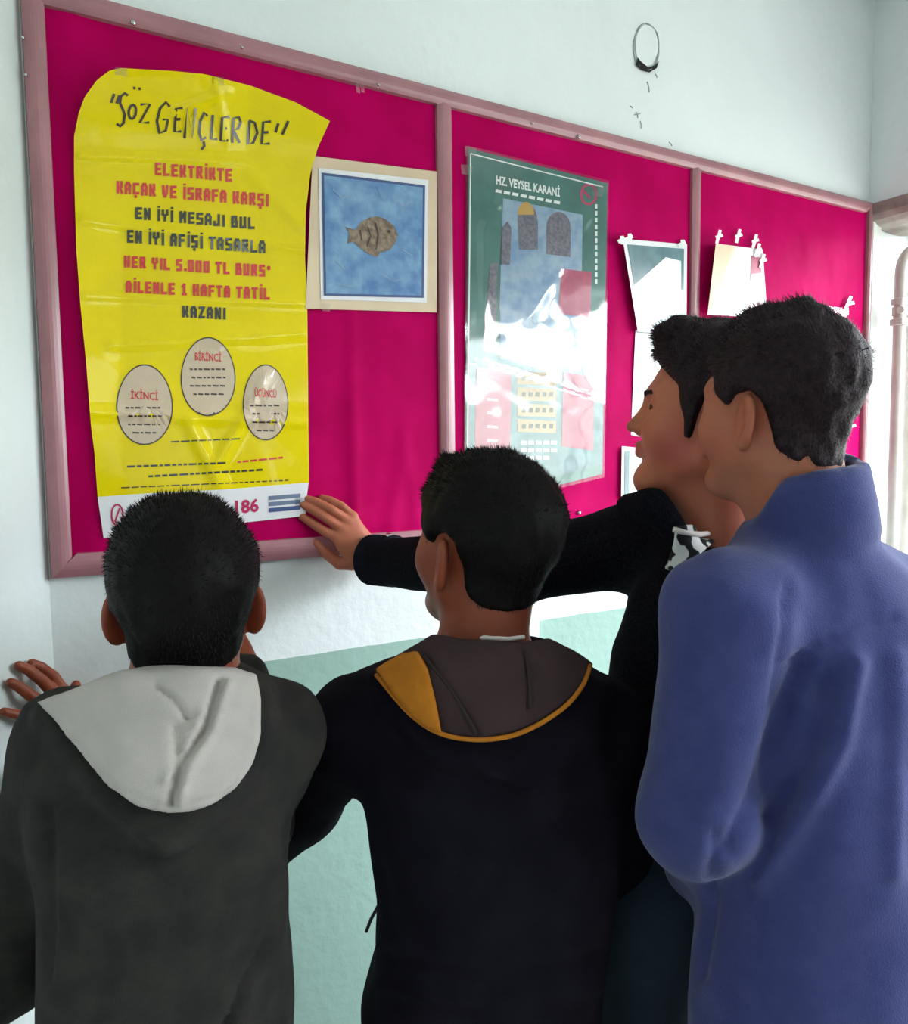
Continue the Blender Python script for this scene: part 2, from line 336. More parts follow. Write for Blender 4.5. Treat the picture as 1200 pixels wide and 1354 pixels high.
class Sheet:
    def __init__(s, par, off): s.par = par; s.off = off
    def pt(s, x, y, up=0.): x = np.asarray(x, float); y = np.asarray(y, float); return onw(x, y, s.off(x, y)+up)
    def poly(s, name, pts, m, up=.0006, step=6):
        # flat print following the sheet: fan from centroid through rings
        pts = np.array(pts, float); q = []
        for a, b in zip(pts, np.roll(pts, -1, 0)):
            k = max(1, int(np.linalg.norm(b-a)/step)); q += [a+(b-a)*i/k for i in range(k)]
        q = np.array(q); c = q.mean(0); n = len(q); rings = max(1, int(np.linalg.norm(q-c, axis=1).max()/step/2))
        V = [c]+[c+(q[i]-c)*(k/rings) for k in range(1, rings+1) for i in range(n)]
        Fc = [(0, 1+i, 1+(i+1) % n) for i in range(n)]+[(1+(k-1)*n+i, 1+k*n+i, 1+k*n+(i+1) % n, 1+(k-1)*n+(i+1) % n) for k in range(1, rings) for i in range(n)]
        V = np.array(V); return link(name, s.pt(V[:, 0], V[:, 1], up), Fc, m, s.par)
    def strokes(s, name, lines, w, m, up=.0009):
        mb = MB()
        for ln in lines:
            ln = np.array(ln, float); V = []; Fc = []
            for i, p in enumerate(ln):
                t = n_(ln[min(i+1, len(ln)-1)]-ln[max(i-1, 0)]); nn = np.array((-t[1], t[0]))
                ww = w/2
                V += [p+nn*ww, p-nn*ww]
            V = np.array(V); mb.add(s.pt(V[:, 0], V[:, 1], up), [(2*i, 2*i+1, 2*i+3, 2*i+2) for i in range(len(ln)-1)])
        return mb.build(name, m, s.par)
    def text(s, name, body, A, B, h, m, bold=.0, up=.0009, shear=0):
        cu = bpy.data.curves.new('t', 'FONT'); cu.body = body; cu.offset = bold; cu.shear = shear; cu.resolution_u = 2
        ob = bpy.data.objects.new('t', cu); COL.objects.link(ob); me = bpy.data.meshes.new_from_object(ob)
        v = np.array([w.co[:2] for w in me.vertices]); fc = [tuple(p.vertices) for p in me.polygons]
        bpy.data.objects.remove(ob)
        if len(v) == 0: return None
        x0, x1 = v[:, 0].min(), v[:, 0].max(); t = (v[:, 0]-x0)/(x1-x0); A = np.array(A, float); B = np.array(B, float)
        p = A+(B-A)*t[:, None]; p[:, 1] -= v[:, 1]/.72*h
        return link(name, s.pt(p[:, 0], p[:, 1], up), fc, m, s.par)
def gauss_ridge(x, y, a, b, w):
    ax, ay = a; bx, by = b; L = math.hypot(bx-ax, by-ay); t = np.clip(((x-ax)*(bx-ax)+(y-ay)*(by-ay))/L**2, 0, 1)
    return np.exp(-((np.hypot(x-ax-t*(bx-ax), y-ay-t*(by-ay)))/w)**2)
def snoise(x, y, s, seed):
    r = np.random.default_rng(seed); o = 0
    for k in range(7):
        a = r.uniform(0, 2*math.pi); f = s*r.uniform(.5, 1.6); o = o+np.sin((x*math.cos(a)+y*math.sin(a))*f+r.uniform(0, 6.3)+1.3*np.sin(y*f*.4+k))
    return o/7

# yellow poster
def yoff(x, y):
    top = np.clip((230-y)/140, 0, 1); side = np.clip((x-330)/106, 0, 1)
    o = .014+.055*top**1.7+.03*side*np.clip((320-y)/200, 0, 1)+.012*np.clip((160-x)/60, 0, 1)*np.clip((y-150)/200, 0, 1)*np.clip((640-y)/100, 0, 1)
    o = o+.0022*snoise(x, y, .03, 4)+.0007*snoise(x, y, .09, 5)
    for a, b, w, h in [((105, 205), (330, 215), 4, .0025), ((110, 290), (410, 330), 7, .003), ((112, 390), (400, 400), 6, .0025), ((120, 545), (405, 560), 6, .003), ((285, 108), (300, 190), 4, .002), ((230, 150), (300, 120), 5, .003), ((250, 560), (290, 640), 10, .003), ((350, 500), (290, 610), 8, .003), ((330, 230), (400, 300), 8, .002), ((150, 455), (400, 440), 10, .003)]:
        o = o+1.25*h*gauss_ridge(x, y, a, b, w)
    return o
yp = thing('yellow_poster', 'large glossy yellow campaign poster curling off the left panel, headed SÖZ GENÇLERDE', 'poster', onw(260, 690, .002))
Y = Sheet(yp, yoff)
top = [(104, 150), (112, 128), (128, 106), (145, 93), (160, 90), (230, 94), (270, 98), (330, 113), (390, 135), (436, 160)]
right = [(436, 160), (420, 195), (410, 230), (404, 280), (403, 340), (406, 400), (407, 500), (408, 638)]
left = [(104, 150), (98, 180), (98, 230), (101, 330), (106, 400), (114, 480), (120, 560), (125, 600), (129, 657)]
S_, U_, V_ = coons(top, right, [(129, 657), (200, 652), (300, 647), (408, 638)], left, 70, 120)
MB().grid(Y.pt(S_[..., 0], S_[..., 1])).build('sheet', M['yellow'], yp, smooth=True)
S_, U_, V_ = coons([(129, 657), (200, 652), (300, 647), (408, 638)], [(408, 638), (405, 660), (404, 682)], [(137, 712), (250, 699), (404, 682)], [(129, 657), (137, 712)], 70, 14)
MB().grid(Y.pt(S_[..., 0], S_[..., 1])).build('footer_strip', M['paperwhite'], yp, smooth=True)
BL = {'E': [[(1, 0), (0, 0), (0, 1), (1, 1)], [(0, .5), (.85, .5)]], 'L': [[(0, 0), (0, 1), (1, 1)]], 'K': [[(0, 0), (0, 1)], [(0, .5), (.9, .45), (.9, 0)], [(.5, .5), (1, 1)]], 'T': [[(-.05, 0), (1.05, 0)], [(.5, 0), (.5, 1)]],
      'R': [[(0, 1), (0, 0), (.9, 0), (.9, .45), (0, .5)], [(.5, .5), (1, 1)]], 'I': [[(.5, 0), (.5, 1)]], 'A': [[(0, 1), (0, .25), (.3, 0), (.7, 0), (1, .25), (1, 1)], [(0, .6), (1, .6)]], 'C': [[(1, .05), (0, .05), (0, .95), (1, .95)]],
      'V': [[(0, 0), (.15, .7), (.5, 1), (.85, .7), (1, 0)]], 'S': [[(1, 0), (0, 0), (0, .48), (1, .52), (1, 1), (0, 1)]], 'F': [[(1, 0), (0, 0), (0, 1)], [(0, .5), (.85, .5)]], 'N': [[(0, 1), (0, 0), (1, 1), (1, 0)]], 'Y': [[(0, 0), (0, .35), (.5, .55), (1, .35), (1, 0)], [(.5, .55), (.5, 1)]],
      'M': [[(0, 1), (0, 0), (.5, .5), (1, 0), (1, 1)]], 'J': [[(1, 0), (1, 1), (0, 1), (0, .7)]], 'B': [[(0, 0), (.85, 0), (.85, .5), (0, .5)], [(0, 0), (0, 1), (1, 1), (1, .5), (.8, .5)]], 'U': [[(0, 0), (0, 1), (1, 1), (1, 0)]], 'H': [[(0, 0), (0, 1)], [(1, 0), (1, 1)], [(0, .5), (1, .5)]],
      '5': [[(1, 0), (0, 0), (0, .45), (1, .5), (1, 1), (0, 1)]], '0': [[(0, 0), (1, 0), (1, 1), (0, 1), (0, 0)]], '1': [[(.2, .15), (.6, 0), (.6, 1)], [(.2, 1), (1, 1)]], 'Z': [[(0, 0), (1, 0), (0, 1), (1, 1)]], '!': [[(.5, 0), (.5, .68)], [(.5, .9), (.5, 1)]], '.': [[(.4, .95), (.6, .95)]], '*': [[(.3, .1), (.7, .25)], [(.7, .1), (.3, .25)]]}
def block_text(sh, name, body, A, B, h, m):
    adv = {' ': .55, 'I': .55, 'İ': .55, '.': .5, '!': .5, '*': .7}; ws = [adv.get(c, 1.) for c in body]; tot = sum(ws); L = B[0]-A[0]; x = A[0]; hh = h-3.6; out = []
    for c, w in zip(body, ws):
        cw = L*w/tot; base = {'Ç': 'C', 'İ': 'I', 'Ş': 'S'}.get(c, c); y1 = A[1]+(B[1]-A[1])*(x-A[0])/L-1.8; lw_ = cw-5.6 if w > .6 else cw-4.5
        x0 = x+2.6
        for st in BL.get(base, []): 
            q = [(x0+a*lw_, y1-hh*(1-b)) for a, b in st]
            for p, r in zip(q[:-1], q[1:]): d = n_(np.array(r)-np.array(p))*1.7; out.append([(p[0]-d[0], p[1]-d[1]), (r[0]+d[0], r[1]+d[1])])
        if c == 'İ': out.append([(x0+lw_/2, y1-hh-6), (x0+lw_/2, y1-hh-3.4)])
        if c in 'ÇŞ': out.append([(x0+lw_/2, y1+2), (x0+lw_/2-1, y1+5.5)])
        x += cw
    return sh.strokes(name, out, 3.5, m)
for body, A, B, h, m in [('ELEKTRİKTE', (204, 232), (308, 241), 17, 'red'), ('KAÇAK VE İSRAFA KARŞI', (153, 256), (356, 274), 17, 'red'), ('EN İYİ MESAJI BUL', (178, 290), (338, 304), 16, 'black'),
                        ('EN İYİ AFİŞİ TASARLA', (167, 321), (352, 336), 17, 'black'), ('HER YIL 5.000 TL BURS*', (163, 354), (359, 367), 16, 'red'), ('AİLENLE 1 HAFTA TATİL', (165, 387), (358, 397), 16, 'red'), ('KAZAN!', (240, 420), (299, 423), 16, 'black')]:
    block_text(Y, 'lettering', body, A, B, h, M[m])
# hand lettered headline from strokes
def arc(cx, cy, rx, ry, a0, a1, n=10): return [(cx+rx*math.cos(math.radians(a)), cy+ry*math.sin(math.radians(a))) for a in np.linspace(a0, a1, n)]
GL = {'S': [[(.9, .08), (.6, 0), (.25, .1), (.2, .3), (.5, .48), (.75, .65), (.7, .9), (.4, 1), (.05, .92)]], 'O': [arc(.5, .5, .4, .42, 0, 360, 14)], 'Z': [[(.05, .08), (.9, .05), (.1, .95), (.95, .92)]],
      'G': [[(.9, .15), (.6, 0), (.2, .2), (.05, .6), (.3, .98), (.75, .9), (.85, .55), (.45, .55)]], 'E': [[(.85, .02), (.12, .05), (.15, .95), (.9, .93)], [(.13, .48), (.7, .46)]], 'N': [[(.1, 1), (.12, 0), (.8, .98), (.88, 0)]],
      'C': [[(.85, .12), (.5, 0), (.15, .3), (.15, .7), (.45, .97), (.85, .85)]], 'L': [[(.15, 0), (.18, .95), (.85, .93)]], 'R': [[(.15, 1), (.12, .03), (.6, 0), (.8, .2), (.6, .45), (.2, .5), (.85, 1)]],
      'D': [[(.15, .03), (.18, .97), (.6, .9), (.88, .5), (.6, .1), (.1, .02)]]}
ttl = [('S', 155, 123, 14, 44), ('O', 169, 137, 12, 22), ('Z', 184, 136, 15, 28), ('G', 207, 135, 18, 42), ('E', 230, 142, 12, 34), ('N', 244, 143, 15, 40), ('C', 262, 149, 13, 38), ('L', 278, 152, 12, 34), ('E', 291, 154, 13, 34), ('R', 306, 155, 14, 34), ('D', 326, 159, 16, 33), ('E', 345, 160, 14, 32)]
ls = []
for c, x0, y0, w, h in ttl:
    for st in GL[c]: ls.append([(x0+a*w-.08*h*(b-.5), y0+b*h) for a, b in st])
ls += [[(176, 117), (179, 116)], [(183, 118), (186, 117)], [(269, 187), (270, 193), (266, 198)], [(147, 136), (151, 124)], [(154, 137), (158, 126)], [(368, 163), (364, 175)], [(381, 160), (373, 178)]]
Y.strokes('headline_lettering', ls, 3.6, M['ink'])
# three egg shaped info ovals
for cx, cy, rx, ry, tl, ty in [(191, 535, 36, 52, 'İKİNCİ', 524), (275, 498, 35, 51, 'BİRİNCİ', 473), (351, 532, 29, 49, 'ÜÇÜNCÜ', 521)]:
    e = [(cx+rx*1.04*math.cos(a)*(1-.06*math.sin(a)*-1), cy+ry*1.03*math.sin(a)) for a in np.linspace(0, 2*math.pi, 41)[:-1]]
    Y.poly('oval_rim', e, M['ink'], .0006); e2 = [(cx+(x-cx)*.955, cy+(y-cy)*.965) for x, y in e]
    Y.poly('info_oval', e2, M['beige'], .0011)
    Y.text('oval_title', tl, (cx-rx*.5, ty+3), (cx+rx*.5, ty+5), 10, M['red'], .02, up=.0016)
    dl = []
    for k in range(4):
        yy = ty+15+k*11
        hw = rx*.78*math.sqrt(max(.05, 1-((yy-cy)/ry)**2)); x = cx-hw*(.9-.1*(k % 2))
        while x < cx+hw*.8: L = random.uniform(3, 9); dl.append([(x, yy), (min(x+L, cx+hw*.85), yy+.4)]); x += L+2
    o = Y.strokes('fine_print', dl, 2.2, M['ink'], .0016)
def fine(x0, y0, x1, y1, m, w=2.4, up=.0009):
    dl = []; x = x0
    while x < x1-3: L = random.uniform(4, 12); xe = min(x+L, x1); f = lambda q: y0+(y1-y0)*(q-x0)/(x1-x0); dl.append([(x, f(x)), (xe, f(xe))]); x = xe+2.4
    return Y.strokes('fine_print', dl, w, m, up)
fine(226, 584, 318, 580, M['black'], 1.8); fine(168, 617, 300, 612, M['black'], 2.6); fine(314, 611, 374, 605, M['red'], 2.6); fine(196, 630, 350, 621, M['black'], 2.8); fine(160, 645, 382, 635, M['ink'], 1.6)
Y.text('lettering', 'D', (169, 690), (182, 689), 21, M['bluegrey'], .01); Y.text('lettering', '186', (311, 679), (342, 676), 17, M['magink'], .03); Y.text('lettering', ':', (298, 680), (302, 679), 14, M['magink'], .02)
Y.strokes('phone_emblem', [arc(155, 681, 7.5, 14, 0, 360, 18), [(152, 690), (158, 672)], [(152, 690), (156, 691)]], 2.2, M['magink'])
for k, (yy, m) in enumerate([(658, 'bluegrey'), (666, 'bluegrey'), (674, 'dkblue')]): Y.poly('sponsor_bar', [(355, yy-2), (397, yy-5.5), (397, yy-.2), (355, yy+3.6)], M[m])
for a, b in [(160, 92), (288, 104), (398, 662)]:
    MB().add([Y.pt(a-8, b-4, .001), Y.pt(a+8, b-2, .001), Y.pt(a+8, b+9, .001), Y.pt(a-8, b+7, .001)], [(0, 1, 2, 3)]).build('tape', M['tape'], yp)

# fish painting on cream card
fp = thing('fish_painting', 'small painting of a brown fish on mottled blue, mounted on cream card', 'painting', onw(490, 412, .002))
fo = lambda x, y: .012+.004*np.clip((450-x)/40, 0, 1)+.0012*snoise(x, y, .05, 9)
Fp = Sheet(fp, fo)
def quad(sh, name, c, m, up=0, n=16, solid=0, sm=True):
    S, _, _ = coons([c[0], c[1]], [c[1], c[2]], [c[3], c[2]], [c[0], c[3]], n, n)
    return MB().grid(sh.pt(S[..., 0], S[..., 1], up)).build(name, m, sh.par, smooth=sm, solid=solid)
quad(Fp, 'mount_card', [(413, 206), (578, 227), (577, 413), (404, 408)], M['cream'])
quad(Fp, 'inner_mat', [(421, 222), (566, 238), (564, 400), (424, 396)], M['paperwhite'], .0012)
quad(Fp, 'canvas', [(425, 228), (562, 245), (560, 394), (428, 391)], M['dkblue'], .0022)
quad(Fp, 'canvas', [(428, 232), (559, 248), (557, 391), (431, 388)], M['paint'], .003)
fish = [(456, 300), (462, 309), (459, 322), (467, 319), (474, 326), (486, 335), (498, 340), (502, 334), (514, 331), (522, 322), (526, 311), (521, 299), (512, 291), (500, 286), (490, 287), (478, 293), (470, 304)]
Fp.poly('fish', fish, M['fish'], .0042)
Fp.strokes('paint_streak', [[(440, 250), (452, 262), (466, 258)], [(520, 262), (532, 272), (545, 266)], [(445, 345), (455, 356)], [(505, 362), (520, 372), (540, 366)], [(532, 330), (545, 338)], [(500, 250), (506, 266)], [(445, 375), (470, 380)]], 1.2, M['sky'], .0042)['kind'] = 'stuff'
Fp.poly('eye', arc(514, 306, 2, 2, 0, 330, 10), M['ink'], .0056)
Fp.strokes('fin_line', [[(486, 300), (490, 312), (485, 326)], [(496, 294), (500, 310), (497, 330)], [(476, 304), (478, 318)]], 1.6, M['ink'], .0052)
MB().add([Fp.pt(425, 400, .004), Fp.pt(438, 402, .004), Fp.pt(436, 412, .006), Fp.pt(426, 411, .006)], [(0, 1, 2, 3)]).build('tape', M['tape'], fp)

# green poster in plastic film
gp = thing('green_poster', 'tall green event poster under shiny clear film on the middle panel', 'poster', onw(710, 640, .002))
go = lambda x, y: .012+.0016*snoise(x, y, .022, 21)+.0005*snoise(x, y, .08, 22)
Gp = Sheet(gp, go)
quad(Gp, 'sheet', [(619, 196), (803, 242), (796, 627), (615, 672)], M['green'], 0, 30)
quad(Gp, 'printed_scene', [(665, 262), (770, 284), (768, 420), (660, 410)], M['sky'], .0006, 10)
quad(Gp, 'printed_scene', [(661, 408), (769, 420), (768, 480), (661, 476)], M['sky'], .0009, 12)
quad(Gp, 'printed_scene', [(618, 500), (798, 490), (796, 615), (616, 660)], M['teal'], .0006, 12)
Gp.poly('printed_dome', arc(697, 290, 13, 20, 180, 360, 12)+[(711, 292), (711, 330), (686, 330)], M['stone'], .0009)
Gp.poly('printed_dome', arc(695, 284, 11, 17, 180, 360, 12), M['gold'], .0013)
Gp.poly('printed_dome', arc(738, 300, 16, 20, 180, 360, 12)+[(754, 340), (722, 336)], M['stone'], .0009)
Gp.poly('printed_tower', [(664, 300), (671, 292), (676, 302), (674, 350), (662, 350)], M['stone'], .0012)
Gp.poly('printed_tower', [(648, 350), (658, 345), (656, 430), (640, 440)], M['stone'], .0012)
Gp.text('lettering', 'HZ. VEYSEL KARANİ', (656, 243), (740, 260), 11, M['whiteink'], .03); 
Gp.strokes('fine_print', [[(655+k*11, 252+k*2.1), (663+k*11, 253.6+k*2.1)] for k in range(8)], 4, M['whiteink'])
Gp.strokes('emblem', [arc(778, 257, 10, 13, 0, 360, 20), [(771, 252), (780, 262)]], 3, M['magink'])
Gp.strokes('fine_print', [[(788, 270+k*9), (788, 276+k*9)] for k in range(12)], 3, M['whiteink'])
for c in ([(630, 486), (676, 490), (674, 597), (627, 599)], [(745, 492), (786, 498), (784, 596), (742, 590)], [(742, 355), (782, 360), (780, 420), (738, 414)]): quad(Gp, 'text_box', c, M['pinkbox'], .0012, 6)
for k in range(4): quad(Gp, 'table_row', [(684, 491+k*21), (735, 494+k*21), (735, 510+k*21), (684, 508+k*21)], M['cream'], .0012, 5)
for k in range(4): Gp.strokes('fine_print', [[(690+j*9, 500+k*21), (695+j*9, 500.5+k*21)] for j in range(5)], 6, M['ink'], .0018)
for k in range(3): Gp.strokes('fine_print', [[(688+j*10, 585+k*10), (696+j*10, 585.5+k*10)] for j in range(4 + (k < 2))], 5, M['whiteink'], .0014)
Gp.strokes('fine_print', [[(644+j*2, 510+k*18), (658+j*3, 511+k*18)] for k in range(5) for j in range(1)], 3, M['whiteink'], .0018)['kind'] = 'stuff'
Gp.strokes('border_line', [[(622, 203), (700, 223), (797, 247)], [(622, 203), (620, 400), (617, 655)]], 1.6, M['whiteink'])
def filmoff(x, y):
    o = go(x, y)+.0045+.0028*snoise(x, y, .028, 33)+.0007*snoise(x, y, .12, 34)
    for a, b, w in [((620, 480), (800, 535), 5), ((628, 470), (720, 500), 4), ((700, 210), (660, 270), 5), ((790, 260), (700, 420), 9), ((640, 300), (640, 480), 6)]: o = o+.003*gauss_ridge(x, y, a, b, w)
    return o
Fs = Sheet(gp, filmoff)
quad(Fs, 'plastic_film', [(616, 192), (805, 239), (799, 631), (613, 676)], M['film'], 0, 90)
for a, b in [(622, 200), (797, 246), (790, 252), (617, 224), (714, 664)]:
    MB().add([Fs.pt(a-8, b-7, .002), Fs.pt(a+8, b-4, .003), Fs.pt(a+6, b+9, .001), Fs.pt(a-7, b+6, .002)], [(0, 1, 2, 3)]).build('tape', M['tape'], gp)

def notice(label, name, c, m, o0, extra=None, seed=1, amp=.002):
    t = thing(name, label, 'notice', onw((c[2][0]+c[3][0])/2, (c[2][1]+c[3][1])/2, .002)); s = Sheet(t, lambda x, y: o0(x, y)+amp*snoise(x, y, .05, seed))
    quad(s, 'sheet', c, m, 0, 22); return s
z0 = lambda x, y: .012+0*x
s = notice('grey-green printed notice with white border, taped at the right edge of the middle panel', 'printed_notice', [(823, 316), (908, 323), (907, 447), (843, 438)], M['paperwhite'], lambda x, y: .012+.018*np.clip((860-x)/40, 0, 1), seed=41)
quad(s, 'printed_picture', [(829, 323), (904, 329), (903, 441), (848, 433)], M['teal'], .001, 12)
s.poly('printed_shape', [(835, 380), (880, 340), (900, 345), (900, 400), (860, 400)], M['whiteink'], .0018)
for a, b in [(822, 318), (832, 315), (902, 323)]: s.strokes('tape', [[(a-5, b+2), (a+4, b-3)], [(a, b-6), (a+1, b+5)]], 5, M['whiteink'], .003)
notice('blank white sheet hanging beneath the grey-green notice, behind the raised face', 'paper_sheet', [(840, 436), (905, 444), (905, 590), (834, 575)], M['paperwhite'], lambda x, y: .009+0*x, seed=42)
s = notice('white and pink sheet pinned at the left of the last panel, left edge folded over', 'folded_notice', [(946, 322), (1008, 330), (1014, 420), (935, 416)], M['paperwhite'], lambda x, y: .014+.02*np.clip((970-x)/30, 0, 1), seed=43)
s.poly('folded_flap', [(946, 322), (972, 326), (955, 372), (935, 416)], M['cream'], .006)
quad(s, 'printed_band', [(993, 338), (1005, 340), (1010, 416), (990, 414)], M['pinkbox'], .001, 6)
for a, b in [(950, 312), (976, 311), (998, 318), (1002, 330), (1008, 344)]: s.strokes('tape', [[(a-3, b+10), (a, b), (a+2, b-8)], [(a-4, b+2), (a+5, b-1)]], 4, M['whiteink'], .004)
s = notice('small clear plastic sleeve pinned near the right end of the board above the taller head', 'plastic_sleeve', [(1088, 404), (1122, 408), (1118, 520), (1085, 520)], M['film'], z0, seed=44)
for a, b in [(1124, 398), (1126, 560)]: s.strokes('tape', [[(a-6, b+10), (a+1, b-6)], [(a-4, b+4), (a+5, b+2)]], 4, M['whiteink'], .004)
s = notice('narrow white framed card at chin height behind the boy in the dark knit', 'framed_card', [(822, 590), (852, 593), (850, 668), (821, 660)], M['paperwhite'], lambda x, y: .016+0*x, seed=45, amp=.0005)
quad(s, 'printed_band', [(826, 596), (832, 596.5), (831, 655), (825.5, 654)], M['teal'], .001, 4)
p = onw(765, 678, .012)
pt = thing('push_pin', 'small clear push pin in the magenta cloth below the green poster', 'push pin', onw(765, 678, .004))
MB().tube([onw(765, 678, .004), p, onw(765, 678, .016)], [.002, .006, .0025], 12).build('pin_head', M['metal'], pt, smooth=True)

# ---------------------------------------------------------------- radiator pipes in the reveal
def pipe(px, top, hand, label):
    x = onw(px, 500, .07); b = np.array((x[0], D-.07, ZS+.008)); t = thing('heating_pipe', label, 'pipe', b)
    r = .019; zt = onw(px, top)[2]
    b = b*(1, 1, 0); pts = [b+(0, 0, ZS+.008), b+(0, 0, zt-.09)]+[b+(.09-.09*math.cos(a), 0, zt-.09+.09*math.sin(a)) for a in np.linspace(.2, math.pi/2, 8)]+[b+(.16, 0, zt)]
    MB().tube(pts, r, 16).build('pipe_run', M['pipe'], t, smooth=True)
    z = onw(px, 420)[2]
    for dz, rr, hh in ((.03, .027, .02), (0, .024, .03), (-.035, .029, .022)):
        MB().tube([b+(0, 0, z+dz-hh/2), b+(0, 0, z+dz+hh/2)], rr, 8).build('coupling_ring', M['pipe'], t, bevel=.003)
    MB().tube([b+(-.01, -.01, z), b+(-.05, -.03, z-.004)], [.01, .013], 8).build('valve_stub', M['pipe'], t, bevel=.002)
    return b, z
b1, zc = pipe(1186, 338, 1, 'cream vertical heating pipe with elbow and coupling in the window reveal')
tp = thing('heating_pipe', 'second cream heating pipe at the right picture edge, beside the elbowed one', 'pipe', b1+(.075, 0, 0))
MB().tube([b1+(.075, 0, ZS+.008), b1+(.075, 0, 2.05)], .019, 16).build('pipe_run', M['pipe'], tp, smooth=True)
MB().tube([b1+(.075, 0, zc-.02), b1+(.075, 0, zc+.02)], .029, 8).build('coupling_ring', M['pipe'], tp, bevel=.003)
jt = MB().box((XR+.01, D-.012, .9), (XR+.055, D, ZL)).build('trim_2', M['white'], structure=True, bevel=.003)

# ================================================================ PEOPLE
f32 = np.float32
def A_(v): return np.asarray(v, f32)
def smin(a, b, k):
    h = np.clip(.5+.5*(b-a)/k, 0, 1); return b*(1-h)+a*h-k*h*(1-h)
def smax(a, b, k): return -smin(-a, -b, k)
def ln_(v): return np.sqrt((v*v).sum(-1))
def ell(p, c, r):
    q = p-A_(c); r = A_(r); k0 = ln_(q/r); k1 = ln_(q/(r*r)); return k0*(k0-1)/np.maximum(k1, 1e-6)
def rc(p, a, b, r1, r2):
    a, b = A_(a), A_(b); ba = b-a; q = p-a; h = np.clip((q@ba)/float(ba@ba), 0, 1)
    return ln_(q-h[..., None]*ba)-(r1+(r2-r1)*h)
def sph(p, c, r): return ln_(p-A_(c))-r
def sstep(x, a, b): t = np.clip((x-a)/(b-a), 0, 1); return t*t*(3-2*t)
def poly2(x, y, pts):         # signed distance to a polygon, negative inside
    pts = np.array(pts, f32); d = np.full(x.shape, 1e9, f32); s = np.ones(x.shape, bool); n = len(pts)
    for i in range(n):
        a = pts[i]; b = pts[i-1]; ex, ey = b-a; wx, wy = x-a[0], y-a[1]; t = np.clip((wx*ex+wy*ey)/(ex*ex+ey*ey), 0, 1)
        d = np.minimum(d, (wx-ex*t)**2+(wy-ey*t)**2)
        c1 = y >= a[1]; c2 = y < b[1]; c3 = ex*wy > ey*wx; m = (c1 & c2 & c3) | (~c1 & ~c2 & ~c3); s ^= m
    d = np.sqrt(d); return np.where(s, d, -d)
_T = rng.random((32, 32, 32)).astype(f32)*2-1
def vnoise(p, f):
    q = p*f+100; i = np.floor(q).astype(int); t = (q-i).astype(f32); t = t*t*(3-2*t); i &= 31; j = (i+1) & 31
    g = lambda a, b, c: _T[a[..., 0], b[..., 1], c[..., 2]]
    x, y, z = t[..., 0], t[..., 1], t[..., 2]
    return (((g(i, i, i)*(1-x)+g(j, i, i)*x)*(1-y)+(g(i, j, i)*(1-x)+g(j, j, i)*x)*y)*(1-z)+((g(i, i, j)*(1-x)+g(j, i, j)*x)*(1-y)+(g(i, j, j)*(1-x)+g(j, j, j)*x)*y)*z)

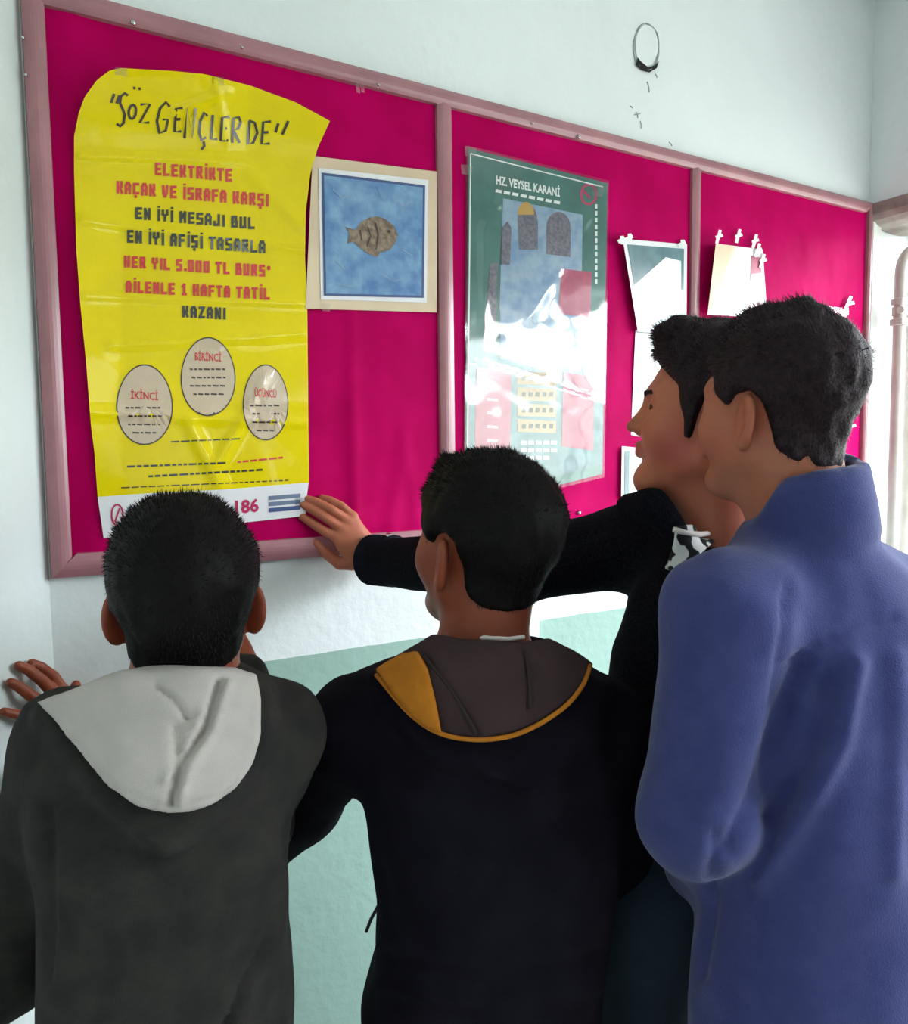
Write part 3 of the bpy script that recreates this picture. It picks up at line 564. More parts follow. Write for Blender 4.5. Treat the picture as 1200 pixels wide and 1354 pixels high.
# ---- sparse surface-nets mesher on a rectilinear grid
def axis(lo, hi, h, regs=()):
    v = [lo]
    while v[-1] < hi or (len(v)-1) % 8:
        s = h
        for a, b, hf in regs:
            if a <= v[-1] <= b: s = min(s, hf)
        v.append(v[-1]+s)
    return np.array(v)
def mesh_sdf(f, ax, B=8, pad=.012):
    idx = np.stack(np.meshgrid(*[np.arange((len(a)-1)//B) for a in ax], indexing='ij'), -1).reshape(-1, 3)
    lo = np.stack([ax[k][idx[:, k]*B] for k in range(3)], -1); hi = np.stack([ax[k][idx[:, k]*B+B] for k in range(3)], -1)
    c = ((lo+hi)/2).astype(f32); r = ln_((hi-lo)/2)
    d = np.concatenate([f(c[i:i+200000]) for i in range(0, len(c), 200000)]); idx = idx[np.abs(d) < r*1.25+pad]
    n = len(idx); o = np.arange(B+1); val = np.empty((n, B+1, B+1, B+1), f32)
    for s in range(0, n, 300):
        q = idx[s:s+300]; m = len(q)
        X, Y_, Z = [ax[k][q[:, k, None]*B+o] for k in range(3)]
        p = np.empty((m, B+1, B+1, B+1, 3), f32); p[..., 0] = X[:, :, None, None]; p[..., 1] = Y_[:, None, :, None]; p[..., 2] = Z[:, None, None, :]
        val[s:s+m] = f(p.reshape(-1, 3)).reshape(m, B+1, B+1, B+1)
    neg = val < 0; cnt = np.zeros((n, B, B, B), int)
    for a in (0, 1):
        for b in (0, 1):
            for e in (0, 1): cnt += neg[:, a:a+B, b:b+B, e:e+B]
    bi, i, j, k = np.nonzero((cnt > 0) & (cnt < 8)); L = np.stack([i, j, k], -1); G = idx[bi]*B+L
    x0 = np.stack([ax[q][G[:, q]] for q in range(3)], -1); x1 = np.stack([ax[q][G[:, q]+1] for q in range(3)], -1)
    acc = np.zeros((len(bi), 3)); num = np.zeros(len(bi))
    for a in range(3):
        for u in (0, 1):
            for w in (0, 1):
                o0 = [0, 0, 0]; b_, c_ = [q for q in range(3) if q != a]; o0[b_] = u; o0[c_] = w; o1 = list(o0); o1[a] = 1
                v0 = val[bi, i+o0[0], j+o0[1], k+o0[2]]; v1 = val[bi, i+o1[0], j+o1[1], k+o1[2]]; cr_ = (v0 < 0) != (v1 < 0)
                t = np.where(cr_, v0/np.where(cr_, v0-v1, 1), 0); pp = np.where(np.array(o0)[None] > 0, x1, x0).astype(float); pp[:, a] = x0[:, a]+(x1[:, a]-x0[:, a])*t
                acc += pp*cr_[:, None]; num += cr_
    V = acc/num[:, None]; N = [len(a) for a in ax]
    key = (G[:, 0]*N[1]+G[:, 1])*N[2]+G[:, 2]; od = np.argsort(key); ks = key[od]; Fs_ = []
    st = [N[1]*N[2], N[2], 1]
    for a in range(3):
        e0 = neg[:, :B, :B, :B]; sl = [slice(0, B)]*3; sl[a] = slice(1, B+1); e1 = neg[(slice(None),)+tuple(sl)]
        bi, i, j, k = np.nonzero(e0 != e1); g = idx[bi]*B+np.stack([i, j, k], -1); base = (g[:, 0]*N[1]+g[:, 1])*N[2]+g[:, 2]
        b_, c_ = (a+1) % 3, (a+2) % 3; q = np.stack([base-st[b_]-st[c_], base-st[c_], base, base-st[b_]], -1)
        pos = np.minimum(np.searchsorted(ks, q), len(ks)-1); ok = (ks[pos] == q).all(1)
        fc = od[pos]; fl = ~e0[bi, i, j, k]; fc[fl] = fc[fl][:, ::-1]; Fs_.append(fc[ok])
    return V, np.concatenate(Fs_)
def smooth_mesh(V, Fc, it=1, lam=.5):
    E = np.concatenate([Fc[:, [0, 1]], Fc[:, [1, 2]], Fc[:, [2, 3]], Fc[:, [3, 0]]]); n = len(V); E = np.concatenate([E, E[:, ::-1]])
    deg = np.maximum(np.bincount(E[:, 0], minlength=n), 1)
    for _ in range(it):
        A = np.stack([np.bincount(E[:, 0], weights=V[E[:, 1], k], minlength=n) for k in range(3)], -1)/deg[:, None]; V = V+lam*(A-V)
    return V
def vnormals(V, Fc):
    fn = np.cross(V[Fc[:, 2]]-V[Fc[:, 0]], V[Fc[:, 3]]-V[Fc[:, 1]]); N = np.zeros_like(V)
    for q in range(4):
        for k in range(3): N[:, k] += np.bincount(Fc[:, q], weights=fn[:, k], minlength=len(V))
    return N/np.maximum(ln_(N), 1e-12)[:, None]
def sdf_obj(name, f, lo, hi, h, m, par, regs=((), (), ()), it=1, disp=None, pad=.012):
    V, Fc = mesh_sdf(f, [axis(lo[k], hi[k], h, regs[k]) for k in range(3)], pad=pad)
    V = smooth_mesh(V, Fc, it)
    if disp is not None: N = vnormals(V, Fc); V = V+N*disp(V.astype(f32), N)[:, None]
    return link(name, V, Fc, m, par, smooth=True), V, Fc

# ---- head in its own frame: x right, y towards the face, z up, origin between the ears
def head_base(q):
    d = smin(ell(q, (0, -.014, .036), (.073, .094, .084)), ell(q, (0, .022, -.012), (.061, .064, .08)), .03)
    return d
def head_sdf(q, chub=0.):
    a = q.copy(); a[..., 0] = np.abs(a[..., 0]); d = head_base(q)
    d = smin(d, rc(a, (.045, .0, -.052), (.013, .060, -.092), .021+chub, .018+chub*.5), .025)
    d = smin(d, sph(a, (0, .069, -.095), .013), .02)
    d = smin(d, sph(a, (.036, .048, -.028), .024+chub), .03)
    d = smin(d, rc(a, (.004, .078, .026), (.036, .066, .028), .010, .009), .016)
    d = smax(d, -sph(a, (.031, .093, .008), .016), .014)
    d = smin(d, sph(a, (.031, .068, .008), .0136), .004)
    d = smax(d, -ell(a, (.031, .082, .0075), (.0125, .012, .0036)), .002)
    d = smin(d, rc(a, (0, .078, .016), (0, .101, -.022), .006, .0092), .013)
    d = smin(d, sph(a, (.0105, .090, -.027), .0075), .006)
    d = smax(d, -sph(a, (.0065, .097, -.0335), .0032), .003)
    d = smin(d, rc(a, (0, .0875, -.0475), (.019, .077, -.0515), .0058, .003), .008)
    d = smin(d, rc(a, (0, .0850, -.0595), (.016, .076, -.0575), .0066, .0035), .009)
    d = smax(d, -rc(a, (0, .098, -.0535), (.021, .086, -.0535), .0024, .0015), .003)
    if True: d = smin(d, rc(q, (0, .050-(.01 if chub < .005 else 0), -.098), (0, .0, -.102), .022, .034), .03)
    # ear
    u = a-A_((.079, -.012, -.012)); ca, sa = math.cos(.6), math.sin(.6)
    e = np.stack([u[..., 0]*ca+u[..., 1]*sa, -u[..., 0]*sa+u[..., 1]*ca, u[..., 2]+.18*u[..., 1]], -1).astype(f32)
    er = ell(e, (0, 0, 0), (.0078, .0205, .034)); er = smin(er, ell(e, (-.001, .003, -.021), (.0065, .011, .014)), .006)
    er = smax(er, -ell(e, (.0085, .002, .003), (.0075, .0125, .023)), .003)
    er = smin(er, rc(e, (.002, .012, -.004), (.001, .013, .004), .0035, .003), .003)
    return smin(d, er, .007)
HAIRPOLY = [(.100, .078), (.080, .070), (.062, .052), (.048, .040), (.042, .022), (.030, .012), (.022, .006), (.016, .008), (.008, .022), (-.012, .030), (-.028, .022), (-.034, -.004), (-.036, -.036), (-.046, -.050), (-.070, -.060), (-.16, -.062), (-.16, .18), (.10, .18)]
def frame(fa, pitch=0, roll=0):       # fa: degrees to the left of the camera's horizontal heading
    hv = n_((-R[0, 2], -R[1, 2], 0)); a = math.radians(fa); fwd = np.array((hv[0]*math.cos(a)-hv[1]*math.sin(a), hv[0]*math.sin(a)+hv[1]*math.cos(a), 0))
    rt = np.cross(fwd, (0, 0, 1)); up = np.array((0, 0, 1.)); p = math.radians(pitch); f2 = fwd*math.cos(p)+up*math.sin(p); u2 = up*math.cos(p)-fwd*math.sin(p)
    r = math.radians(roll); r2 = rt*math.cos(r)+u2*math.sin(r); u3 = u2*math.cos(r)-rt*math.sin(r)
    return np.stack([r2, f2, u3], 1)      # columns right, forward, up

class Bound:                            # only evaluate a detailed shape near where it is
    def __init__(s, f, c, r): s.f = f; s.c = A_(c); s.r = r
    def __call__(s, p):
        d = ln_(p-s.c)-s.r; m = d < .03; o = d+.03
        if m.any(): o[m] = s.f(p[m])
        return o
def chain(p, js, rs, k=0):
    d = None
    for i in range(len(js)-1):
        e = rc(p, js[i], js[i+1], rs[i], rs[i+1]); d = e if d is None else np.minimum(d, e)
    return d
def hand_joints(w, Rm, side, s=1., curl=.35, spread=.12, thumb=.6):
    # Rm columns: x across (towards the thumb), y towards the fingers, z out of the back of the hand
    fing = []
    for i, (x, y, L, r) in enumerate([(.031, .088, (.040, .025, .020), .0086), (.010, .092, (.044, .028, .021), .0088), (-.011, .088, (.041, .026, .020), .0083), (-.030, .080, (.032, .020, .018), .0074)]):
        a = (1.2-i*.8)*spread; p = np.array((x, y, 0)); js = [p]; b = 0
        for j in range(3):
            b += curl*(.8+.25*j+.1*i); dr = np.array((math.sin(a)*math.cos(b), math.cos(a)*math.cos(b), -math.sin(b))); p = p+dr*L[j]; js.append(p)
        fing.append((js, [r, r*.95, r*.88, r*.74]))
    th = [np.array((.026, .022, -.006)), np.array((.046, .046, -.014)), np.array((.054+.02*thumb*0, .074, -.022)), np.array((.052, .098, -.028))]
    fing.append((th, [.0135, .0115, .0098, .0082]))
    return [([w+Rm@(q*s) for q in js], [r*s for r in rs]) for js, rs in fing]
def hand_sdf(w, Rm, fing, s=1.):
    w = np.asarray(w, float); c = w+Rm@np.array((0, .09, 0))*s
    knu = [np.array(js[0]) for js, _ in fing[:4]]
    def f(p):
        q = ((p-A_(w))@Rm.astype(f32))/s
        d = ell(q, (.001, .050, -.002), (.041, .052, .0155)); 
        d = smin(d, rc(q, (0, -.02, 0), (0, .02, 0), .027, .026)*1., .02); d = np.maximum(d, np.abs(q[..., 2])-.021)
        d = d*s
        for kk in knu: d = smin(d, rc(p, w+(kk-w)*.35, kk, .011*s, .0102*s), .012)
        d = smin(d, rc(p, w+Rm@np.array((.012, .012, -.006))*s, fing[4][0][1], .014*s, .0125*s), .014)
        fd = None
        for js, rs in fing:
            e = chain(p, js, rs); fd = e if fd is None else smin(fd, e, .0022)
        return smin(d, fd, .005)
    return Bound(f, c, .135*s), c

class Torso:                            # elliptical sections along z
    def __init__(s, rows, fa):
        rows = sorted(rows, key=lambda r: r[0]); s.z = A_([r[0] for r in rows]); s.cx = A_([r[1] for r in rows]); s.cy = A_([r[2] for r in rows]); s.a = A_([r[3] for r in rows]); s.b = A_([r[4] for r in rows])
        m = frame(fa); s.r = m[:2, 0].astype(f32); s.f = m[:2, 1].astype(f32)
    def __call__(s, p, k=1., off=0.):
        z = p[:, 2]; g = lambda t: np.interp(z, s.z, t).astype(f32)
        dx, dy = p[:, 0]-g(s.cx), p[:, 1]-g(s.cy); a, b = g(s.a)*k+off, g(s.b)*k+off
        u, v = dx*s.r[0]+dy*s.r[1], dx*s.f[0]+dy*s.f[1]; e = 2.4
        k0 = (np.abs(u/a)**e+np.abs(v/b)**e)**(1/e); rad = np.sqrt(u*u+v*v)
        d = rad*(1-1/np.maximum(k0, 1e-4)); d = np.where(k0 < .25, -np.minimum(a, b)*.75, d)
        dz = np.maximum(z-s.z[-1], s.z[0]-z)
        return np.where(dz > 0, np.sqrt(np.maximum(d, 0)**2+dz**2)+np.minimum(d, 0)*0, np.maximum(d, dz)).astype(f32)
def rows_px(rs): # (py, xl, xr, depth, halfdepth)
    out = []
    for py, xl, xr, d, b in rs: c = P((xl+xr)/2, py, d); out.append((c[2], c[0], c[1], (xr-xl)/2*d/F, b))
    return out

def fabric_disp(amp, creases, seed, lo=4.5):
    so = A_(np.random.default_rng(seed).uniform(0, 9, 3))
    def f(V, N):
        q = V+so; w = V+.05*np.stack([vnoise(q, 5), vnoise(q+3, 5), vnoise(q+6, 5)], -1)
        d = amp*(vnoise(w*A_((1, 1, .55)), lo*2.2)+.55*vnoise(w*A_((1, 1, .7)), lo*5))
        px, py, _ = proj(V)
        for pts, wd, h in creases:
            best = np.full(len(V), 1e9)
            for a, b in zip(pts[:-1], pts[1:]):
                L = (b[0]-a[0])**2+(b[1]-a[1])**2; t = np.clip(((px-a[0])*(b[0]-a[0])+(py-a[1])*(b[1]-a[1]))/L, 0, 1)
                best = np.minimum(best, np.hypot(px-a[0]-t*(b[0]-a[0]), py-a[1]-t*(b[1]-a[1])))
            facing = np.clip(-(N*ray(px, py)).sum(-1)*2, 0, 1); d = d+h*np.exp(-(best/wd)**2)*facing
        return d
    return f
def march(f, px, py, off=0., d0=.5, d1=1.6):   # first point in front of a garment seen from a pixel
    r = ray(px, py); t = d0
    for _ in range(160):
        v = float(f(A_([CAM+r*t]))[0])-off
        if v < .0008: break
        t += max(v*.6, .0012)
        if t > d1: break
    return CAM+r*t

def person(c):
    """c: dict with every measure of the figure"""
    hc = np.asarray(c['head'], float); HR = frame(*c['head_dir']); hs = c.get('hs', 1.); chub = c.get('chub', 0)
    foot = c['feet']; root = thing('person', c['label'], 'person', ((foot[0][0]+foot[1][0])/2, (foot[0][1]+foot[1][1])/2, 0))
    HR32 = HR.astype(f32); hl = lambda p: ((p-A_(hc))@HR32)/hs; hw = lambda q: hc+HR@(np.array(q)*hs)
    nb = np.asarray(c['neck'], float); T = Torso(c['rows'], c['fa']); arms = c['arms']; nr = c.get('nr', .054)
    hd = Bound(lambda p: head_sdf(hl(p), chub)*hs, hw((0, 0, 0)), .155)
    nt0 = hw((0, -.028, -.045)); hands = []; hb = []
    for a in arms:
        if 'joints' in a: fj = a['joints']; Rm = a['R']
        else:
            y = n_(a['hdir']); z = np.array(a['hback'], float); z = n_(z-y*np.dot(z, y)); x = np.cross(y, z)*(1 if a['side'] == 'L' else 1)
            x = x if a['side'] == 'R2' else x; Rm = np.stack([x*a.get('tsign', 1), y, z], 1); fj = hand_joints(np.array(a['w']), Rm, a['side'], a.get('hs', .92), a.get('curl', .3))
        h, hcn = hand_sdf(a['w'], Rm, fj, a.get('hs', .92)); hands.append(h); hb.append(hcn); a['fj'] = fj; a['Rm'] = Rm
    hipz = c['hipz']; hp = np.array([T.cx[0], T.cy[0]]);
    fr = frame(c['fa']); rt = fr[:, 0]; fw_ = fr[:, 1]
    hips = [np.array((hp[0], hp[1], hipz))+rt*s_*.085 for s_ in (-1, 1)]; knees = [(h+np.array((f[0], f[1], 0)))/2*(1, 1, 0)+np.array((0, 0, hipz*.53))+fw_*.015 for h, f in zip(hips, foot)]
    ank = [np.array((f[0], f[1], .085))-fw_*.04 for f in foot]
    def body(p):
        d = np.minimum(smin(T(p, .80), rc(p, nb, nt0, nr+.004, nr), .04), 9)
        for a in arms: d = smin(d, np.minimum(rc(p, a['s'], a['e'], .040, .034), rc(p, a['e'], a['w'], .034, .0255)), .025)
        for h, k, n in zip(hips, knees, ank): d = smin(d, np.minimum(rc(p, h, k, .066, .046), rc(p, k, n, .044, .03)), .03)
        d = smin(d, hd(p), .02)
        for h in hands: d = smin(d, h(p), .008)
        return d
    allp = np.array([hw((0, 0, .15)), nb, *hips, *knees, *ank]+[a[k] for a in arms for k in 'sew']+hb)
    lo = allp.min(0)-.16; hi = allp.max(0)+.16; lo[2] = .02; hi[2] = hw((0, 0, .14))[2]+.02
    regs = [[], [], []]
    for k in range(3): regs[k].append((hc[k]-.14, hc[k]+.14, .0032))
    for a, b in zip(arms, hb):
        if a.get('fine'):
            for k in range(3): regs[k].append((b[k]-.12, b[k]+.12, .003))
    bo, V, Fc = sdf_obj('body', body, lo, hi, .0085, c['skin'], root, regs, it=1)
    q = hl(V.astype(f32)); bl = np.exp(-(ln_((np.stack([np.abs(q[:, 0]), q[:, 1], q[:, 2]], -1)-A_((.0, .086, -.0535)))*A_((1, 1, 3.0)))/.017)**4)*.75
    bl = np.maximum(bl, c.get('redness', .25)*np.exp(-(ln_(np.stack([np.abs(q[:, 0]), q[:, 1], q[:, 2]], -1)-A_((.062, .036, -.045)))/.03)**2)); bl = np.maximum(bl, .35*np.exp(-(ln_(np.stack([np.abs(q[:, 0]), q[:, 1], q[:, 2]], -1)-A_((.082, -.015, -.006)))/.022)**2))  # ear term paints the red of backlight; lips and cheeks are own colour
    at = bo.data.attributes.new('redness', 'FLOAT', 'POINT'); at.data.foreach_set('value', bl.astype(np.float32))
    # eyes, brows
    for s_ in (-1, 1):
        for nm, y, r, m in (('eye', .0675, .0125, 'eyewhite'), ):
            v = []; fc = []
            n1, n2 = 12, 16
            for i in range(n1+1):
                for j in range(n2):
                    t, ph = math.pi*i/n1, 2*math.pi*j/n2; v.append(hw((s_*.031+r*math.sin(t)*math.cos(ph), y+r*math.cos(t), .008+r*math.sin(t)*math.sin(ph))))
            fc = [(i*n2+j, i*n2+(j+1) % n2, (i+1)*n2+(j+1) % n2, (i+1)*n2+j) for i in range(n1) for j in range(n2)]
            e = link('eye', v, fc, M[m], root, True); e.data.materials.append(M['iris'])
            for pgi in range(n2*4): e.data.polygons[pgi].material_index = 1
        bw = MB(); bp = [hw((s_*x, y, z)) for x, y, z in [(.012, .0895, .023), (.022, .0885, .0275), (.034, .080, .0285), (.044, .068, .024)]]
        bw.tube(bp, [.0015*hs, .0032*hs, .003*hs, .0014*hs], 8).build('eyebrow', c['hairm'], root, smooth=True)
    # hair
    th_t, th_s = c.get('hair_top', .014), c.get('hair_side', .007)
    hp_ = c.get('hairpoly', HAIRPOLY)
    nbl = ((nb-hc)@HR)/hs
    def hair(p):
        q = hl(p); m = sstep(-poly2(q[:, 1], q[:, 2], hp_), -.004, .006); top = sstep(q[:, 2], .0, .085); np_ = sstep(q[:, 2], -.075, -.02)
        t = -.007+(.007+(th_s*(.35+.65*np_)+(th_t-th_s)*top))*m; n = vnoise(q*A_((1, 1, .6)), 85)*.0022+vnoise(q, 30)*.003
        bs = smin(head_base(q), rc(q, (0, -.028, -.045), nbl, nr/hs, (nr+.003)/hs), .02); d = bs-t-n*m*c.get('hamp', 1.)
        for a, b, r1, r2 in c.get('tufts', []): d = smin(d, rc(q, a, b, r1, r2)-n*1.5, .012)
        return d*hs
    ho_, HV, HF = sdf_obj('hair', hair, hc-.16, hc+.16, .004, c['hairm'], root, it=1)
    # short strands over the cap
    q = hl(HV.astype(f32)); ok = (-poly2(q[:, 1], q[:, 2], hp_) > .002)
    N = vnormals(HV, HF); fcen = HV[HF].mean(1); fok = np.nonzero(ok[HF].all(1))[0]; N_f = N[HF].mean(1)
    pick = rng.choice(fok, c.get('strands', 9000)); base = fcen[pick]+rng.normal(0, .0012, (len(pick), 3)); nn = N_f[pick]
    ql = hl(base.astype(f32)); top = sstep(ql[:, 2], .02, .1)[:, None]
    comb = (HR@np.array((0, .5, .15)))[None]*top+(HR@np.array((0, -.15, -1)))[None]*(1-top)
    dr = nn*(.16+.25*top)+comb*1.0+rng.normal(0, .16, nn.shape); dr /= ln_(dr)[:, None]; sd = np.cross(dr, nn); sd /= np.maximum(ln_(sd), 1e-6)[:, None]
    Ls = (c.get('slen', .0065)*rng.uniform(.6, 1.4, len(pick))*(.55+.45*top[:, 0]))[:, None]; w = .0006
    SV = np.stack([base-nn*.002-sd*w, base-nn*.002+sd*w, base+dr*Ls], 1).reshape(-1, 3); SF = np.arange(len(SV)).reshape(-1, 3)
    so_ = link('hair_strands', SV, SF, c['hairm'], None); so_['kind'] = 'stuff'
    so_.data.transform(Matrix.Translation([-v for v in root['_o']])); so_.parent = root
    # top garment
    polys = c.get('raise', [])
    def gar(p, bump=True):
        d = T(p)
        for a in arms:
            r1, r2, r3 = a.get('r', (.062, .052, .043)); s0 = np.asarray(a['s'], float)
            d = smin(d, rc(p, nb-np.array((0, 0, .028)), s0+np.array((0, 0, .0)), .052, r1*.97), .05)
            ce = n_(np.asarray(a['w'], float)-np.asarray(a['e'], float)); wc = np.asarray(a['w'], float)-ce*a.get('cut', .012)
            d = smin(d, rc(p, s0, a['e'], r1, r2), .03); d = smin(d, rc(p, a['e'], wc, r2, r3), .03)
        if polys and bump:
            px, py, dep = proj(p)
            for pts, h, sf, dc in polys:
                m = sstep(-poly2(px, py, pts), 0, sf)*(dep < dc); d = d-h*m
        if 'extra' in c: d = c['extra'](p, d)
        return d
    hem = c['hem']
    def gar2(p): return np.maximum(gar(p), hem-p[:, 2])
    g, GV, GF = sdf_obj(c['topname'], gar2, lo-.05, np.array((hi[0]+.05, hi[1]+.05, max(nb[2], max(a['w'][2] for a in arms))+.16)), .0075, c['topm'], root, it=2, disp=fabric_disp(c.get('amp', .005), c.get('creases', []), c['seed']), pad=.02)
    # trousers and shoes
    def tr(p):
        d = np.maximum(T(p, .9), p[:, 2]-(hem+.02)); d = smin(d, ell(p, (hp[0], hp[1], hipz+.0), (.140, .115, .12)), .03)
        for h, k, n in zip(hips, knees, ank): d = smin(d, np.minimum(rc(p, h, k, .084, .064), rc(p, k, n, .062, .056)), .03)
        return np.maximum(np.maximum(d, .05-p[:, 2]), p[:, 2]-(hem+.03))
    sdf_obj('trousers', tr, (min(lo[0], foot[0][0]-.2, foot[1][0]-.2), lo[1]-.1, .03), (hi[0]+.1, hi[1]+.1, hem+.16), .014, c['legm'], root, it=2, disp=fabric_disp(.004, [], c['seed']+5), pad=.03)
    for n in ank:
        yv = fw_; fm = np.stack([rt, fw_, (0, 0, 1)], 1).astype(f32); b0 = n*(1, 1, 0)
        def sh(p):
            q = (p-A_(b0))@fm; d = smin(ell(q, (0, .075, .045), (.046, .125, .05)), rc(q, (0, 0, .05), (0, -.005, .10), .045, .045), .03); return np.maximum(d, .018-q[:, 2])
        def so(p):
            q = (p-A_(b0))@fm; return np.maximum(ell(q, (0, .07, .02), (.049, .14, .08)), np.abs(q[:, 2]-.011)-.010)
        cc = b0+fw_*.07; s1, _, _ = sdf_obj('shoe', sh, cc-.2*np.array((1, 1, 0)), cc+np.array((.2, .2, .17)), .009, M['shoe'], root)
        sdf_obj('sole', so, cc-np.array((.2, .2, .01)), cc+np.array((.2, .2, .04)), .009, M['sole'], root)
    return dict(root=root, gar=lambda p: gar(p, False), hw=hw, nb=nb, T=T)

def drape(pr, name, pts, m, off, th, dcut, h=.0045, bulge=0., extra=None, disp=None, rnd=4.):
    """a piece of cloth lying on a garment, with its own thickness"""
    g = pr['gar']; px = np.array(pts, float); dm = dcut-.12
    w = [P(x, y, q) for x, y in pts for q in (dcut-.22, dcut)]; lo, hi = np.min(w, 0)-.02, np.max(w, 0)+.02
    def f(p):
        x, y, dep = proj(p); pd = poly2(x, y, pts); o = off+bulge*sstep(-pd, 0, 60)
        d = smax(np.abs(g(p)-o)-th, pd*dep/F, .004); d = np.maximum(d, dep-dcut)
        if extra is not None: d = extra(p, d)
        return d
    return sdf_obj(name, f, lo, hi, h, m, pr['root'], it=1, disp=disp, pad=.02)
def on_tube(pr, name, pts, r, m, off=.004, n=8, d0=.5, step=10):
    q = []
    for a, b in zip(pts[:-1], pts[1:]):
        k = max(1, int(math.hypot(b[0]-a[0], b[1]-a[1])/step)); q += [(a[0]+(b[0]-a[0])*i/k, a[1]+(b[1]-a[1])*i/k) for i in range(k)]
    q.append(pts[-1]); w = np.array([march(pr['gar'], x, y, off, d0) for x, y in q])
    for _ in range(2): w[1:-1] = w[1:-1]*.5+(w[:-2]+w[2:])*.25
    return MB().tube(list(w), r, n).build(name, m, pr['root'], smooth=True)
def foot_pts(x, y, fa, half=.1): m = frame(fa); c = np.array((x, y, 0)); return [c-m[:, 0]*half, c+m[:, 0]*half]
down = np.array((0, 0, -1.))

# ---------- boy 1: charcoal hoodie, pale hood, far left
rows = rows_px([(905, 165, 318, .865, .060), (935, 105, 372, .862, .075), (985, 72, 392, .855, .098), (1060, 62, 386, .85, .108), (1150, 68, 372, .85, .105), (1250, 66, 374, .85, .105), (1354, 58, 384, .85, .108), (1480, 60, 382, .85, .112), (1640, 62, 378, .85, .112)])
c = P(222, 1480, .85); fa1 = 17
pm = lambda x, y, o: None
# left hand lies on the side wall
def onside(px, py, off): r = ray(px, py); return CAM+r*(np.dot(c0+LN*off-CAM, LN)/np.dot(r, LN))
fj = [([onside(74, 921, .035), onside(57, 901, .030), onside(38, 886, .014), onside(25, 880, .010)], [.0105, .0098, .009, .0078]),
      ([onside(82, 912, .038), onside(70, 894, .032), onside(54, 882, .016), onside(42, 877, .010)], [.0105, .0098, .009, .0078]),
      ([onside(66, 932, .034), onside(44, 922, .028), onside(25, 908, .014), onside(14, 902, .010)], [.0100, .0095, .0088, .0075]),
      ([onside(60, 945, .034), onside(40, 947, .028), onside(18, 944, .014), onside(5, 941, .010)], [.0092, .0085, .008, .007]),
      ([onside(96, 955, .045), onside(98, 935, .04), onside(100, 915, .03), onside(100, 900, .024)], [.014, .012, .0105, .0085])]
w1 = onside(104, 975, .055); yy = n_(onside(60, 912, .03)-w1); zz = LN-yy*np.dot(LN, yy); zz = n_(zz); Rw = np.stack([np.cross(yy, zz), yy, zz], 1)
arms1 = [dict(s=P(92, 985, .86), e=P(-12, 1290, .90), w=w1, side='L', joints=fj, R=Rw, fine=True, r=(.058, .055, .040), hs=.95),
         dict(s=P(366, 975, .885), e=P(332, 1085, 1.06), w=P(322, 885, 1.17), side='R', hdir=P(262, 812, 1.24)-P(322, 885, 1.17), hback=(0, -1, 0), tsign=-1, r=(.056, .050, .038), hs=.9)]
boy1 = dict(hairpoly=HAIRPOLY[:13]+[(-.048, -.050), (-.070, -.056), (-.16, -.058)]+HAIRPOLY[-2:], label='boy in charcoal hoodie with pale grey hood lining, seen from behind below the yellow poster', head=P(246, 793, .885), head_dir=(fa1+2, 15, 0), hs=.97,
    neck=P(241, 925, .875), nr=.056, rows=rows, fa=fa1, arms=arms1, feet=foot_pts(c[0], c[1], fa1), hipz=.74, skin=M['skin_b'], hairm=M['blackhair'], hair_top=.014, hair_side=.009,
    topname='hoodie', topm=M['g_grey'], hem=.75, legm=M['trousers'], seed=11, amp=.0085,
    raise_=0, creases=[([(378, 1130), (372, 1180), (350, 1240), (318, 1300), (300, 1354)], 7, -.016), ([(366, 1150), (360, 1200), (335, 1260), (300, 1330)], 14, .009), ([(60, 1070), (64, 1130), (66, 1230), (60, 1300)], 9, -.008), ([(200, 1290), (260, 1270), (320, 1230)], 12, .003), ([(110, 1040), (75, 1060)], 7, -.004)])
boy1['raise'] = [([(20, 925), (70, 1000), (108, 1062), (155, 1110), (215, 1146), (268, 1108), (325, 1065), (372, 990), (366, 896), (300, 894), (165, 893), (105, 911), (48, 932)], .027, 9, .90)]
p1 = person(boy1)
def roll1(p, d):
    pts = [P(158, 915, .855), P(175, 900, .82), P(215, 897, .80), P(262, 898, .795), P(305, 898, .81), P(336, 905, .845)]
    return smin(d, chain(p, pts, [.006, .011, .013, .013, .012, .008]), .012)
cre = [([(205, 905), (232, 925), (246, 950)], 4, -.006), ([(290, 900), (272, 960), (238, 1010), (226, 1065)], 5, -.009), ([(300, 905), (283, 965), (252, 1015), (236, 1062)], 6, .006), ([(232, 960), (236, 990), (228, 1030)], 5, -.005), ([(268, 940), (250, 985), (222, 1030)], 6, .005), ([(60, 935), (115, 1000), (150, 1045), (225, 1070), (290, 1058), (338, 1000)], 6, -.003)]
drape(p1, 'hood_lining', [(48, 928), (105, 905), (165, 886), (240, 888), (300, 888), (340, 890), (346, 930), (344, 975), (335, 1010), (312, 1045), (282, 1066), (250, 1075), (225, 1075), (180, 1065), (140, 1042), (110, 1005), (75, 960)], M['g_lining'], .034, .008, .862, bulge=.010, extra=roll1, disp=fabric_disp(.0025, cre, 77, 7))

